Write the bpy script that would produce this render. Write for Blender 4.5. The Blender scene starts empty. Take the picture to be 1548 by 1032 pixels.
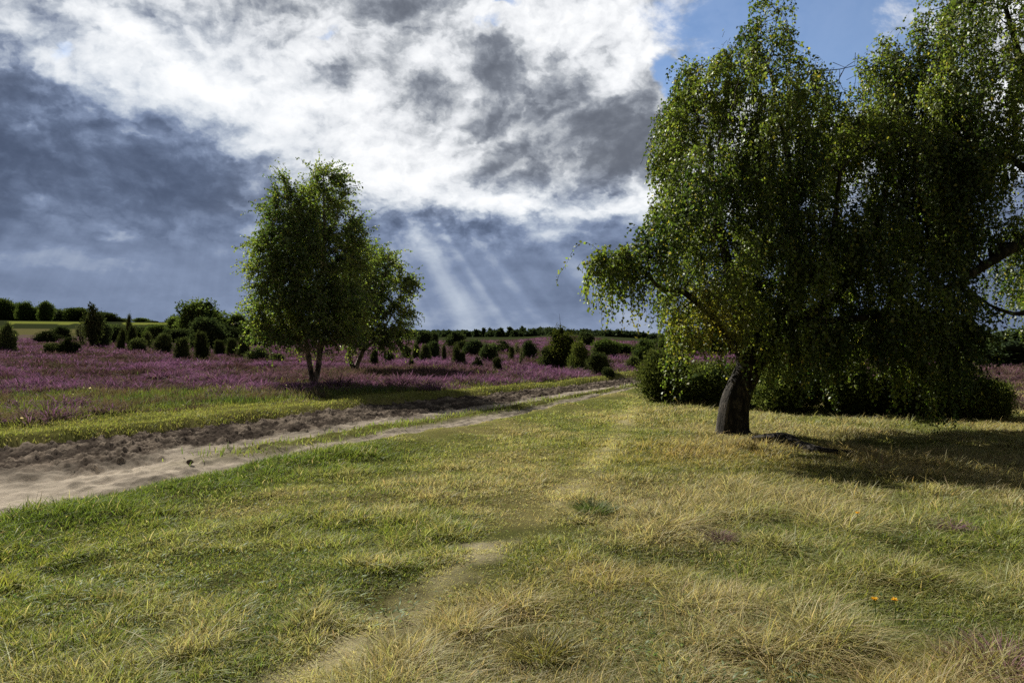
import bpy, math, random
import numpy as np
from mathutils import Vector

random.seed(7)
RNG = np.random.default_rng(7)
C = bpy.context.scene.collection
F = 1118.0          # focal length in pixels of a 1548 wide frame (26 mm lens)
CZ = 1.65           # eye height
HOR = 515.0

# ------------------------------------------------------------------ camera, light, exposure
scene = bpy.context.scene
cam = bpy.data.cameras.new("camera")
cam.lens = 26.0
cam.sensor_width = 36.0
cam.clip_start = 0.05
cam.clip_end = 9000
camo = bpy.data.objects.new("camera", cam)
camo.location = (0, 0, CZ)
camo.rotation_euler = (math.radians(90), 0, 0)
C.objects.link(camo)
scene.camera = camo
scene.view_settings.view_transform = 'Standard'
scene.view_settings.look = 'None'
scene.view_settings.gamma = 1.0
scene.view_settings.exposure = 1.12
scene.cycles.max_bounces = 8
scene.cycles.transmission_bounces = 4
scene.cycles.transparent_max_bounces = 4
scene.cycles.use_denoising = False

SUN_AZ, SUN_EL = math.radians(-38.0), math.radians(36.0)     # azimuth from +Y, negative to the left
sl = bpy.data.lights.new("sun", 'SUN')
sl.energy = 5.0
sl.angle = math.radians(0.53)
sl.color = (1.0, 0.93, 0.80)
so = bpy.data.objects.new("sun", sl)
sd = Vector((math.sin(SUN_AZ) * math.cos(SUN_EL), math.cos(SUN_AZ) * math.cos(SUN_EL), math.sin(SUN_EL)))
so.rotation_euler = sd.to_track_quat('Z', 'Y').to_euler()
so.location = sd * 60
C.objects.link(so)

# ------------------------------------------------------------------ the sky
SKY_STRENGTH = 0.1


def pix_dir(px, py):
    """azimuth and elevation (radians) of the sky at a place of the photograph"""
    x, z = (px - 774.0) / F, (HOR - py) / F
    return math.atan2(x, 1.0), math.atan2(z, math.hypot(x, 1.0))


class NG:
    def __init__(self, nt):
        self.nt = nt

    def n(self, t, **kw):
        nd = self.nt.nodes.new(t)
        for k, v in kw.items():
            setattr(nd, k, v)
        return nd

    def put(self, sock, v):
        if isinstance(v, bpy.types.NodeSocket):
            self.nt.links.new(v, sock)
        else:
            sock.default_value = v

    def m(self, op, a, b=None, c=None, clamp=False):
        nd = self.n('ShaderNodeMath', operation=op, use_clamp=clamp)
        self.put(nd.inputs[0], a)
        if b is not None:
            self.put(nd.inputs[1], b)
        if c is not None:
            self.put(nd.inputs[2], c)
        return nd.outputs[0]

    def vm(self, op, a, b=None):
        nd = self.n('ShaderNodeVectorMath', operation=op)
        self.put(nd.inputs[0], a)
        if b is not None:
            self.put(nd.inputs[1], b)
        return nd.outputs['Value'] if op in ('LENGTH', 'DOT_PRODUCT', 'DISTANCE') else nd.outputs[0]

    def xyz(self, x, y, z):
        nd = self.n('ShaderNodeCombineXYZ')
        for i, v in enumerate((x, y, z)):
            self.put(nd.inputs[i], v)
        return nd.outputs[0]

    def noise(self, v, scale, detail=6, rough=0.55, dist=0.0, lac=2.0):
        nd = self.n('ShaderNodeTexNoise')
        self.put(nd.inputs['Vector'], v)
        nd.inputs['Scale'].default_value = scale
        nd.inputs['Detail'].default_value = detail
        nd.inputs['Roughness'].default_value = rough
        nd.inputs['Distortion'].default_value = dist
        nd.inputs['Lacunarity'].default_value = lac
        return nd.outputs['Fac'], nd.outputs['Color']

    def mr(self, v, a, b, c=0.0, d=1.0, smooth=True):
        nd = self.n('ShaderNodeMapRange', interpolation_type='SMOOTHSTEP' if smooth else 'LINEAR')
        self.put(nd.inputs['Value'], v)
        for k, q in (('From Min', a), ('From Max', b), ('To Min', c), ('To Max', d)):
            self.put(nd.inputs[k], q)
        return nd.outputs['Result']

    def ramp(self, v, stops, interp='LINEAR'):
        nd = self.n('ShaderNodeValToRGB')
        cr = nd.color_ramp
        cr.interpolation = interp
        while len(cr.elements) < len(stops):
            cr.elements.new(0.5)
        for e, (p, col) in zip(cr.elements, stops):
            e.position = p
            e.color = (*col, 1)
        self.put(nd.inputs[0], v)
        return nd.outputs[0]

    def mix(self, f, a, b, blend='MIX'):
        nd = self.n('ShaderNodeMix', data_type='RGBA', blend_type=blend)
        self.put(nd.inputs[0], f)
        self.put(nd.inputs[6], a if isinstance(a, bpy.types.NodeSocket) else (*a, 1))
        self.put(nd.inputs[7], b if isinstance(b, bpy.types.NodeSocket) else (*b, 1))
        return nd.outputs[2]


def build_world():
    world = bpy.data.worlds.new("World")
    scene.world = world
    world.use_nodes = True
    nt = world.node_tree
    nt.nodes.clear()
    g = NG(nt)
    out = g.n('ShaderNodeOutputWorld')
    bg = g.n('ShaderNodeBackground')
    bg.inputs['Strength'].default_value = SKY_STRENGTH
    nt.links.new(bg.outputs[0], out.inputs[0])
    sky = g.n('ShaderNodeTexSky', sky_type='NISHITA')
    sky.sun_disc = False
    sky.sun_elevation = SUN_EL
    sky.sun_rotation = SUN_AZ
    sky.air_density = 1.0
    sky.dust_density = 0.6
    sky.ozone_density = 1.5
    tc = g.n('ShaderNodeTexCoord')
    d = tc.outputs['Generated']
    sep = g.n('ShaderNodeSeparateXYZ')
    nt.links.new(d, sep.inputs[0])
    x, y, z = sep.outputs
    az = g.m('ARCTAN2', x, y)
    el = g.m('ARCSINE', g.m('MINIMUM', g.m('MAXIMUM', z, -0.999), 0.999))
    p0 = g.xyz(az, el, 0.0)
    # a flatter domain for cloud texture: clouds are wider than high and shrink towards the horizon
    elq = g.m('POWER', g.m('MAXIMUM', el, 0.0), 0.8)
    q = g.xyz(g.m('MULTIPLY', az, 1.0), g.m('MULTIPLY', elq, 1.5), 3.7)
    _, wc = g.noise(q, 5.5, 6, 0.62)
    warp = g.vm('SUBTRACT', wc, (0.5, 0.5, 0.5))
    p = g.vm('ADD', p0, g.vm('MULTIPLY', warp, (0.15, 0.12, 0.0)))

    def blob(px, py, rx, ry, rot=0.0, soft=1.0, src=None):
        a, e = pix_dir(px, py)
        mp = g.n('ShaderNodeMapping', vector_type='TEXTURE')
        nt.links.new(src or p, mp.inputs['Vector'])
        mp.inputs['Location'].default_value = (a, e, 0)
        mp.inputs['Rotation'].default_value = (0, 0, math.radians(rot))
        mp.inputs['Scale'].default_value = (rx / F, ry / F, 1)
        return g.mr(g.vm('LENGTH', mp.outputs[0]), 1.0 + 0.5 * soft, max(0.0, 1.0 - soft))

    # luminance field of the cloud deck
    psep = g.n('ShaderNodeSeparateXYZ')
    nt.links.new(p, psep.inputs[0])
    elw = psep.outputs[1]
    # the white deck ends along a line that drops from left to right
    edge_el = g.mr(psep.outputs[0], pix_dir(60, 0)[0], pix_dir(620, 0)[0], pix_dir(774, 172)[1], pix_dir(774, 322)[1], False)
    nb, _ = g.noise(q, 3.2, 4, 0.5, 0.0)
    L = g.mr(g.m('ADD', g.m('SUBTRACT', elw, edge_el), g.m('MULTIPLY', g.m('SUBTRACT', nb, 0.5), 0.16)), -0.03, 0.034, 0.30, 0.86)
    elow = g.mr(el, 0.0, pix_dir(774, 420)[1], 0.08, 0.0)
    L = g.m('ADD', L, elow)
    blobs = [
        # dark masses
        (190, 245, 240, 95, 0, .7, -.26), (330, 300, 120, 90, 0, .9, -.06), (-50, 150, 90, 220, 0, .7, -.30),
        (20, 45, 60, 70, 0, .8, -.22), (60, 330, 200, 60, 0, .9, -.1),
        (580, 24, 110, 46, 4, .9, -.62), (400, 0, 100, 24, 0, .9, -.5), (210, -10, 110, 24, 0, .8, -.2),
        (615, 146, 72, 36, -14, .8, -.5), (510, 134, 30, 22, 0, .9, -.42),
        (735, 95, 70, 42, -20, .9, -.46), (850, 165, 180, 72, -16, .8, -.56), (960, 215, 120, 56, -10, .8, -.44),
        (740, 205, 100, 32, -18, .9, -.46), (880, 275, 120, 38, 6, .8, -.52), (790, 262, 80, 26, 0, .8, -.36),
        (1150, 230, 190, 130, 0, .9, -.22), (1450, 420, 260, 160, 0, .9, -.14), (900, 420, 240, 80, 0, .9, -.1),
        (560, 320, 50, 50, -40, .8, -.08),
        # bright masses
        (230, 105, 170, 55, -8, .9, .20), (110, 140, 80, 40, 0, .9, .18), (440, 175, 170, 70, -24, .9, .20),
        (630, 272, 150, 40, -20, .9, .40), (780, 318, 130, 16, -4, .9, .34), (690, 200, 60, 26, -10, .9, .2),
        (500, 70, 230, 80, 0, .9, .10), (945, 55, 90, 70, 20, .8, .28), (830, 30, 100, 30, 6, .8, .2), (960, 318, 100, 14, 8, .9, .3),
        (390, 330, 22, 60, -10, .9, .26), (380, 270, 16, 16, 0, 1, .3), (45, 214, 16, 10, 0, 1, .36), (215, 200, 14, 8, 0, 1, .34),
        (150, 358, 34, 9, 0, 1, .22), (255, 352, 24, 9, 0, 1, .22), (70, 405, 160, 14, -3, 1, .14), (280, 318, 110, 18, -6, 1, .1),
        (1240, 120, 60, 90, 20, .9, .2), (1330, 20, 120, 40, 20, .9, .2), (540, 240, 60, 24, -30, 1, .2), (470, 225, 60, 34, -20, 1, -.14), (300, 175, 60, 24, -20, 1, -.2), (700, 440, 130, 90, -30, 1, .12), (440, 260, 90, 70, 0, 1, .1),
    ]
    for px, py, rx, ry, rot, soft, amp in blobs:
        L = g.m('MULTIPLY_ADD', blob(px, py, rx, ry, rot, soft), amp, L)
    # billows: texture and the difference towards the sun
    n1, _ = g.noise(q, 10.0, 9, 0.56, 0.1)
    sdx, sdz = pix_dir(380, -150)
    ds = g.vm('NORMALIZE', g.vm('SUBTRACT', (sdx, sdz * 1.3, 0), g.vm('MULTIPLY', p0, (1, 1, 0))))
    q2 = g.vm('ADD', q, g.vm('MULTIPLY', ds, (0.022, 0.022, 0.0)))
    n2, _ = g.noise(q2, 10.0, 5, 0.52, 0.1)
    relief = g.m('SUBTRACT', n1, n2)
    upper = g.mr(el, pix_dir(774, 420)[1], pix_dir(774, 290)[1], 0.14, 1.0)
    nf, _ = g.noise(p, 30.0, 8, 0.58, 0.0)
    bill = g.m('ADD', g.m('MULTIPLY', g.m('SUBTRACT', n1, 0.5), 1.0), g.m('MULTIPLY', relief, 1.9))
    m1, _ = g.noise(p, 17.0, 7, 0.55, 0.0)
    m2, _ = g.noise(g.vm('ADD', p, g.vm('MULTIPLY', ds, (0.011, 0.011, 0.0))), 17.0, 7, 0.55, 0.0)
    bill = g.m('ADD', bill, g.m('MULTIPLY', g.m('SUBTRACT', m1, m2), 2.1))
    bill = g.m('ADD', bill, g.m('MULTIPLY', g.m('SUBTRACT', nf, 0.5), 0.40))
    # cauliflower heads
    vo = g.n('ShaderNodeTexVoronoi', feature='F1', voronoi_dimensions='2D', normalize=True)
    nt.links.new(g.vm('ADD', q, g.vm('MULTIPLY', warp, (0.10, 0.10, 0.0))), vo.inputs['Vector'])
    vo.inputs['Scale'].default_value = 13.0
    vo.inputs['Detail'].default_value = 3.5
    vo.inputs['Roughness'].default_value = 0.55
    bill = g.m('ADD', bill, g.m('MULTIPLY', g.m('SUBTRACT', 0.34, vo.outputs['Distance']), 0.95))
    leftdark = g.m('SUBTRACT', 1.0, g.m('MULTIPLY', blob(190, 280, 330, 190, 0, .8, p0), 0.42))
    L = g.m('ADD', L, g.m('MULTIPLY', g.m('MULTIPLY', bill, upper), leftdark))
    # long flat layers low in the sky
    qs = g.xyz(g.m('MULTIPLY', az, 1.6), g.m('MULTIPLY', el, 6.5), 9.1)
    n3, _ = g.noise(qs, 2.6, 7, 0.5)
    low = g.mr(el, pix_dir(774, 260)[1], pix_dir(774, 380)[1])
    L = g.m('ADD', L, g.m('MULTIPLY', g.m('MULTIPLY', g.m('SUBTRACT', n3, 0.5), 0.26), low))
    # beams of sunlight fanning out under the cloud edge
    sa, se = pix_dir(380, -150)
    phi = g.m('ARCTAN2', g.m('SUBTRACT', az, sa), g.m('SUBTRACT', se, el))

    def phi_of(px, py):
        a, e = pix_dir(px, py)
        return math.atan2(a - sa, se - e)

    beams = None
    for (px, py, w, amp) in ((660, 400, .05, .22), (703, 400, .02, .12), (750, 400, .022, .09), (835, 372, .036, .22), (866, 380, .03, .12),
                             (600, 400, .03, .09), (930, 400, .04, .05), (60, 200, .05, .12), (110, 240, .03, .10), (790, 420, .018, -.05), (720, 410, .012, -.05)):
        b = g.m('MULTIPLY', g.mr(g.m('ABSOLUTE', g.m('SUBTRACT', phi, phi_of(px, py))), w, 0.0), amp)
        beams = b if beams is None else g.m('ADD', beams, b)
    pn, _ = g.noise(g.xyz(phi, 0.0, 0.0), 26.0, 3, 0.6)
    beams = g.m('ADD', beams, g.m('MULTIPLY', g.m('SUBTRACT', pn, 0.5), 0.16))
    bmask = g.m('MULTIPLY', g.mr(el, pix_dir(774, 290)[1], pix_dir(774, 345)[1]), g.mr(el, pix_dir(774, 530)[1], pix_dir(774, 430)[1], 0.35, 1.0))
    bfront = g.mr(y, 0.0, 0.4)
    bmask = g.m('MULTIPLY', bmask, bfront)
    beams = g.m('MULTIPLY', beams, bmask)
    def softplus(v, k=6.0):
        return g.m('DIVIDE', g.m('LOGARITHM', g.m('ADD', g.m('POWER', 2.71828, g.m('MULTIPLY', v, k)), 1.0), 2.71828), k)

    Lb = g.m('SUBTRACT', 1.0, g.m('POWER', 2.71828, g.m('MULTIPLY', softplus(g.m('ADD', L, beams)), -1.15)))

    warmramp = g.ramp(Lb, [(0.0, (.120, .135, .168)), (.20, (.180, .200, .240)), (.36, (.275, .30, .345)), (.52, (.46, .485, .52)), (.66, (.72, .74, .77)), (.84, (.97, .98, .99))])
    blueramp = g.ramp(Lb, [(0.0, (.064, .087, .145)), (.20, (.122, .160, .250)), (.36, (.205, .26, .385)), (.52, (.42, .48, .58)), (.66, (.70, .74, .79)), (.84, (.97, .98, .99))])
    bl = g.m('MAXIMUM', g.mr(el, pix_dir(774, 240)[1], pix_dir(774, 350)[1]), blob(150, 250, 330, 220, 0, .7, p0))
    col = g.mix(bl, warmramp, blueramp)
    # where the deck is broken the blue sky shows
    hole = blob(1200, 30, 215, 120, -8, .8)
    for a, amp in (((1320, 120, 170, 90, 0, .8), .85), ((505, 62, 50, 16, 0, 1), .5), ((735, 38, 44, 18, 0, 1), .55), ((740, 4, 60, 10, 0, 1), .6), ((1010, 120, 34, 60, 0, 1), .85), ((100, 72, 24, 30, 0, 1), .5)):
        hole = g.m('MAXIMUM', hole, g.m('MULTIPLY', blob(*a), amp))
    n4, _ = g.noise(q, 7.0, 8, 0.65, 0.4)
    clear = g.mr(g.m('MULTIPLY_ADD', g.m('SUBTRACT', n4, 0.5), 1.5, hole), 0.36, 0.74, 0.0, 0.93)
    cl = g.vm('MULTIPLY', col, (1 / SKY_STRENGTH,) * 3)
    skyc = g.vm('MULTIPLY', sky.outputs[0], (0.80, 0.92, 1.08))
    final = g.mix(clear, cl, skyc)
    # unseen sky overhead and behind the viewer is dimmed to cut ambient light
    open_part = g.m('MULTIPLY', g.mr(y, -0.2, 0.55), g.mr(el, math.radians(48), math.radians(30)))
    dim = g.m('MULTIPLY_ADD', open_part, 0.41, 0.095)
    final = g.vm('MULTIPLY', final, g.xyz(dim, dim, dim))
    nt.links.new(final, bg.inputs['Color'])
    world.cycles.sampling_method = 'MANUAL'
    world.cycles.sample_map_resolution = 512


build_world()


# ------------------------------------------------------------------ numeric helpers
def smooth(e0, e1, x):
    t = np.clip((x - e0) / (e1 - e0), 0, 1)
    return t * t * (3 - 2 * t)


def _hash(ix, iy, seed):
    h = (ix.astype(np.int64) * 374761393 + iy.astype(np.int64) * 668265263 + seed * 974711) & 0xFFFFFFFF
    h = ((h ^ (h >> 13)) * 1274126177) & 0xFFFFFFFF
    h = h ^ (h >> 16)
    return (h & 0xFFFFFF) / float(0xFFFFFF)


def vnoise(x, y, seed=0):
    ix, iy = np.floor(x), np.floor(y)
    fx, fy = x - ix, y - iy
    fx, fy = fx * fx * (3 - 2 * fx), fy * fy * (3 - 2 * fy)
    a, b = _hash(ix, iy, seed), _hash(ix + 1, iy, seed)
    c, d = _hash(ix, iy + 1, seed), _hash(ix + 1, iy + 1, seed)
    return a + (b - a) * fx + (c - a) * fy + (a - b - c + d) * fx * fy


def fbm(x, y, seed=0, octs=4, rough=0.5):
    s, amp, t = 0.0, 1.0, 0.0
    for o in range(octs):
        s = s + amp * vnoise(x * 2 ** o + 13.7 * o, y * 2 ** o - 7.3 * o, seed + o)
        t += amp
        amp *= rough
    return s / t


def catmull(pts, n):
    P = np.array(pts, float)
    P = np.vstack([2 * P[0] - P[1], P, 2 * P[-1] - P[-2]])
    m = len(P) - 3
    t = np.linspace(0, m - 1e-6, n)
    i = t.astype(int)
    f = (t - i)[:, None]
    p0, p1, p2, p3 = P[i], P[i + 1], P[i + 2], P[i + 3]
    return 0.5 * ((2 * p1) + (-p0 + p2) * f + (2 * p0 - 5 * p1 + 4 * p2 - p3) * f ** 2 + (-p0 + 3 * p1 - 3 * p2 + p3) * f ** 3)


def line_dist(x, y, L):
    """signed distance to a polyline, positive to the right of its direction"""
    best = np.full(x.shape, 1e9)
    sgn = np.ones(x.shape)
    for k in range(len(L) - 1):
        a, b = L[k], L[k + 1]
        ex, ey = b[0] - a[0], b[1] - a[1]
        l2 = ex * ex + ey * ey
        t = ((x - a[0]) * ex + (y - a[1]) * ey) / l2
        lo = 0.0 if k > 0 else -1e6
        hi = 1.0 if k < len(L) - 2 else 1e6
        t = np.clip(t, lo, hi)
        qx, qy = x - a[0] - t * ex, y - a[1] - t * ey
        dd = qx * qx + qy * qy
        s = np.where(qx * ey - qy * ex > 0, 1.0, -1.0)
        m = dd < best
        best = np.where(m, dd, best)
        sgn = np.where(m, s, sgn)
    return sgn * np.sqrt(best)


# ------------------------------------------------------------------ the lie of the land
NEAR = catmull([(-9.9, -0.4), (-4.82, 6.96), (-3.34, 9.97), (-1.95, 12.55), (0.4, 17.2), (3.87, 24.6), (9, 33.5), (18, 43)], 60)
FAR = catmull([(-14.4, 4.2), (-8.35, 12.06), (-6.66, 14.3), (-4.57, 18.5), (-1.6, 22.8), (1.9, 27.3), (7.2, 35.5), (17, 46)], 60)
PATH = catmull([(-1.6, 1.0), (-1.05, 3.3), (-0.69, 4.44), (-0.36, 5.5), (-0.1, 6.15), (0.16, 6.8), (0.63, 8.2), (1.12, 9.97), (2.03, 13.7), (2.85, 17.6), (4.0, 23)], 40)


def broad(x, y):
    r = np.hypot(x, y)
    a = np.arctan2(x, np.maximum(y, 0.01))
    front = smooth(-5, 10, y)
    u = np.maximum(r - 22, 0)
    heath = 0.0172 * (np.sqrt(u * u + 9) - 3) * (1 - 0.45 * smooth(120, 400, r))
    heath = np.minimum(heath, 5.0)
    leftw = 1 - smooth(-0.36, -0.2, a)
    hill = 3.6 * smooth(105, 205, r) * leftw
    mid = 0.8 * np.exp(-((a - 0.075) / 0.05) ** 2) * smooth(85, 130, r) * (1 - smooth(170, 260, r))
    right = smooth(0.12, 0.3, a)
    z = heath * (1 - 0.75 * right) + hill + mid
    far = smooth(300, 1500, r) * 14 * (0.4 + fbm(x * 0.002, y * 0.002, 5, 2))
    return z * front + far * 0.6


def height(x, y):
    """height of the natural ground, road bed not yet cut in"""
    r = np.hypot(x, y)
    z = broad(x, y)
    z = z + 0.10 * (fbm(x * 0.35, y * 0.35, 21, 3) - 0.5) * smooth(2, 7, r) * (1 - 0.5 * smooth(15, 40, r))
    z = z + 0.11 * (fbm(x * 1.5, y * 1.5, 31, 3) - 0.5) * (1 - smooth(25, 60, r))
    return z


def ground_z(x, y, dn=None, df=None):
    z = height(x, y)
    if dn is None:
        dn, df = line_dist(x, y, NEAR), -line_dist(x, y, FAR)
    inside = np.minimum(-dn, -df)
    z = z - 0.26 * smooth(-0.05, 0.45, inside)
    bank = np.exp(-((dn - 0.45) / 0.5) ** 2) * 0.06 + np.exp(-((df - 0.35) / 0.4) ** 2) * 0.10 * (0.4 + fbm(x * 0.9, y * 0.9, 77, 2))
    return z + bank


def gz(x, y):
    return float(ground_z(np.array([float(x)]), np.array([float(y)]))[0])


def spot(px, py, lift=0.0):
    """where the ground of the photograph's pixel lies"""
    ax, az_ = (px - 774.0) / F, (HOR - py) / F
    ds = np.exp(np.linspace(math.log(3), math.log(600), 2500))
    z = broad(ax * ds, ds) + lift
    hit = np.nonzero(CZ + az_ * ds <= z)[0]
    d = ds[hit[0]] if len(hit) else 260.0
    return ax * d, d


def at(px, py, d):
    return np.array([(px - 774.0) / F * d, d, CZ + (HOR - py) / F * d])


# ------------------------------------------------------------------ meshes and tags
def mesh_np(name, verts, loops, starts, totals, mat, parent=None, tint=None, smooth_shade=False):
    me = bpy.data.meshes.new(name)
    n = len(verts)
    me.vertices.add(n)
    me.vertices.foreach_set('co', np.ascontiguousarray(verts, np.float32).ravel())
    me.loops.add(len(loops))
    me.loops.foreach_set('vertex_index', np.ascontiguousarray(loops, np.int32))
    me.polygons.add(len(starts))
    me.polygons.foreach_set('loop_start', np.ascontiguousarray(starts, np.int32))
    me.polygons.foreach_set('loop_total', np.ascontiguousarray(totals, np.int32))
    if smooth_shade:
        me.polygons.foreach_set('use_smooth', np.ones(len(starts), bool))
    me.update(calc_edges=True)
    if tint is not None:
        at_ = me.attributes.new('tint', 'FLOAT_COLOR', 'POINT')
        c = np.ones((n, 4), np.float32)
        c[:, :3] = tint
        at_.data.foreach_set('color', c.ravel())
    me.materials.append(mat)
    o = bpy.data.objects.new(name, me)
    C.objects.link(o)
    if parent is not None:
        o.parent = parent
    return o


def faces_mixed(polys):
    """list of (n,k) index arrays -> loops, starts, totals"""
    loops = np.concatenate([p.ravel() for p in polys])
    totals = np.concatenate([np.full(len(p), p.shape[1]) for p in polys])
    starts = np.concatenate([[0], np.cumsum(totals)[:-1]])
    return loops, starts, totals


def grid_mesh(name, P, mat, tint=None, wrap=False, parent=None):
    r, c = P.shape[:2]
    idx = np.arange(r * c).reshape(r, c)
    if wrap:
        idx = np.hstack([idx, idx[:, :1]])
    q = np.stack([idx[:-1, :-1], idx[:-1, 1:], idx[1:, 1:], idx[1:, :-1]], -1).reshape(-1, 4)
    return mesh_np(name, P.reshape(-1, 3), *faces_mixed([q]), mat, parent, None if tint is None else tint.reshape(-1, 3), True)


def tag(o, label=None, cat=None, group=None, kind=None):
    for k, v in (('label', label), ('category', cat), ('group', group), ('kind', kind)):
        if v:
            o[k] = v
    return o


def empty(name, loc):
    o = bpy.data.objects.new(name, None)
    o.location = loc
    o.empty_display_size = 0.3
    C.objects.link(o)
    return o


def copy_tree(o, parent=None):
    c = o.copy()
    C.objects.link(c)
    c.parent = parent
    for ch in list(o.children):
        copy_tree(ch, c)
    return c


# ------------------------------------------------------------------ materials
def new_mat(name):
    m = bpy.data.materials.new(name)
    m.use_nodes = True
    m.node_tree.nodes.clear()
    g = NG(m.node_tree)
    out = g.n('ShaderNodeOutputMaterial')
    return m, g, out


def leaf_material(name, trans=0.4, gloss=0.06, vary=0.25, rough=0.5, boost=(1.0, 1.0, 1.0), tcol=(1.15, 1.2, 0.7)):
    m, g, out = new_mat(name)
    at_ = g.n('ShaderNodeAttribute', attribute_name='tint')
    oi = g.n('ShaderNodeObjectInfo')
    k = g.mr(oi.outputs['Random'], 0, 1, 1 - vary, 1 + vary, False)
    col = g.vm('MULTIPLY', g.vm('MULTIPLY', at_.outputs['Color'], boost), g.xyz(k, k, k))
    d = g.n('ShaderNodeBsdfDiffuse')
    t = g.n('ShaderNodeBsdfTranslucent')
    gl = g.n('ShaderNodeBsdfGlossy')
    gl.inputs['Roughness'].default_value = rough
    gl.inputs['Color'].default_value = (.8, .85, .8, 1)
    m.node_tree.links.new(col, d.inputs['Color'])
    m.node_tree.links.new(g.vm('MULTIPLY', col, tcol), t.inputs['Color'])
    mx = g.n('ShaderNodeMixShader')
    mx.inputs[0].default_value = trans
    m.node_tree.links.new(d.outputs[0], mx.inputs[1])
    m.node_tree.links.new(t.outputs[0], mx.inputs[2])
    last = mx.outputs[0]
    if gloss > 0:
        m2 = g.n('ShaderNodeMixShader')
        m2.inputs[0].default_value = gloss
        m.node_tree.links.new(last, m2.inputs[1])
        m.node_tree.links.new(gl.outputs[0], m2.inputs[2])
        last = m2.outputs[0]
    m.node_tree.links.new(last, out.inputs[0])
    return m


def earth_material(name, bump=0.5, scales=(7.0, 60.0), var=(0.55, 1.4), dist=0.03):
    m, g, out = new_mat(name)
    at_ = g.n('ShaderNodeAttribute', attribute_name='tint')
    geo = g.n('ShaderNodeNewGeometry')
    pos = geo.outputs['Position']
    a, _ = g.noise(pos, scales[0], 6, 0.6)
    b, _ = g.noise(pos, scales[1], 5, 0.65)
    k = g.mr(g.m('ADD', g.m('MULTIPLY', a, 0.5), g.m('MULTIPLY', b, 0.5)), 0.3, 0.7, var[0], var[1], False)
    col = g.vm('MULTIPLY', at_.outputs['Color'], g.xyz(k, k, k))
    p = g.n('ShaderNodeBsdfDiffuse')
    p.inputs['Roughness'].default_value = 0.6
    m.node_tree.links.new(col, p.inputs['Color'])
    bp = g.n('ShaderNodeBump')
    bp.inputs['Strength'].default_value = bump
    bp.inputs['Distance'].default_value = dist
    m.node_tree.links.new(g.m('ADD', a, g.m('MULTIPLY', b, 0.5)), bp.inputs['Height'])
    m.node_tree.links.new(bp.outputs[0], p.inputs['Normal'])
    m.node_tree.links.new(p.outputs[0], out.inputs[0])
    return m


def bark_material(name, dark, light, scale=9.0, stretch=(1, 1, 0.3), thr=(0.45, 0.62), bump=0.8):
    m, g, out = new_mat(name)
    tc = g.n('ShaderNodeTexCoord')
    v = g.vm('MULTIPLY', tc.outputs['Object'], stretch)
    a, _ = g.noise(v, scale, 8, 0.68, 0.6)
    b, _ = g.noise(v, scale * 4, 6, 0.6)
    f = g.mr(g.m('ADD', g.m('MULTIPLY', a, .75), g.m('MULTIPLY', b, .25)), thr[0], thr[1])
    col = g.mix(f, dark, light)
    p = g.n('ShaderNodeBsdfPrincipled')
    p.inputs['Roughness'].default_value = 0.9
    p.inputs['Specular IOR Level'].default_value = 0.2
    m.node_tree.links.new(col, p.inputs['Base Color'])
    bp = g.n('ShaderNodeBump')
    bp.inputs['Strength'].default_value = bump
    bp.inputs['Distance'].default_value = 0.04
    m.node_tree.links.new(g.m('ADD', a, g.m('MULTIPLY', b, .4)), bp.inputs['Height'])
    m.node_tree.links.new(bp.outputs[0], p.inputs['Normal'])
    m.node_tree.links.new(p.outputs[0], out.inputs[0])
    return m


M_ground = earth_material('meadow_soil', 0.6, (9.0, 70.0))
M_road = earth_material('sandy_track', 0.55, (6.0, 55.0), (0.72, 1.22), 0.025)
M_grass = leaf_material('grass_blades', 0.50, 0.03, 0.0, 0.6, tcol=(1.2, 1.2, 0.85))
M_heather = leaf_material('heather_sprigs', 0.25, 0.0, 0.0, tcol=(1.05, .95, 1.0))
M_birch = leaf_material('birch_leaves', 0.54, 0.04, 0.0, 0.5)
M_needle = leaf_material('juniper_needles', 0.25, 0.0, 0.4)
M_broad = leaf_material('broad_leaves', 0.33, 0.0, 0.38)
M_barkbig = bark_material('old_birch_bark', (.009, .0075, .006), (.085, .072, .058), 9.0, (1, 1, .28), (.46, .66), 1.0)
M_barkpale = bark_material('pale_birch_bark', (.03, .026, .022), (.22, .19, .15), 5.0, (1, 1, .5), (.42, .55))
M_bark = bark_material('dark_bark', (.022, .018, .014), (.075, .06, .045))
M_dead = bark_material('dead_wood', (.005, .004, .004), (.030, .026, .022), 8.0, (.35, 1, 1))


# ------------------------------------------------------------------ zones of the ground
def zones(x, y):
    dn = line_dist(x, y, NEAR)
    df = -line_dist(x, y, FAR)
    dp = np.abs(line_dist(x, y, PATH))
    side = line_dist(x, y, PATH)
    r = np.hypot(x, y)
    w1 = np.interp(x, [-10, -4, 3, 9], [3.0, 2.0, 1.0, .8])
    w2 = np.interp(x, [-15, -7, -3, 3], [10.4, 5.1, 2.5, 1.15])
    wob = 1.6 * (fbm(x * 0.45, y * 0.45, 41, 3) - 0.5)
    heathside = df + wob * np.minimum(1, np.maximum(df, 0) / 2)
    return dict(dn=dn, df=df, dp=dp, side=side, r=r, w1=w1, w2=w2, hs=heathside,
                p1=fbm(x * 0.5, y * 0.5, 51, 4), p2=fbm(x * 1.4, y * 1.4, 61, 3), p3=fbm(x * 3.5, y * 3.5, 71, 2))


def lerp(a, b, t):
    return a + (b - a) * t[..., None]


V = lambda *a: np.array(a, float)
GREEN, OLIVE, STRAW, BROWN = V(.088, .142, .024), V(.215, .240, .045), V(.415, .355, .205), V(.185, .122, .060)
LIME = V(.225, .245, .078)
SAND, DIRT = V(.455, .400, .335), V(.060, .049, .042)
PURPLE, PINKISH, RUST, HGREEN = V(.270, .128, .262), V(.42, .25, .40), V(.090, .054, .050), V(.055, .062, .025)


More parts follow.
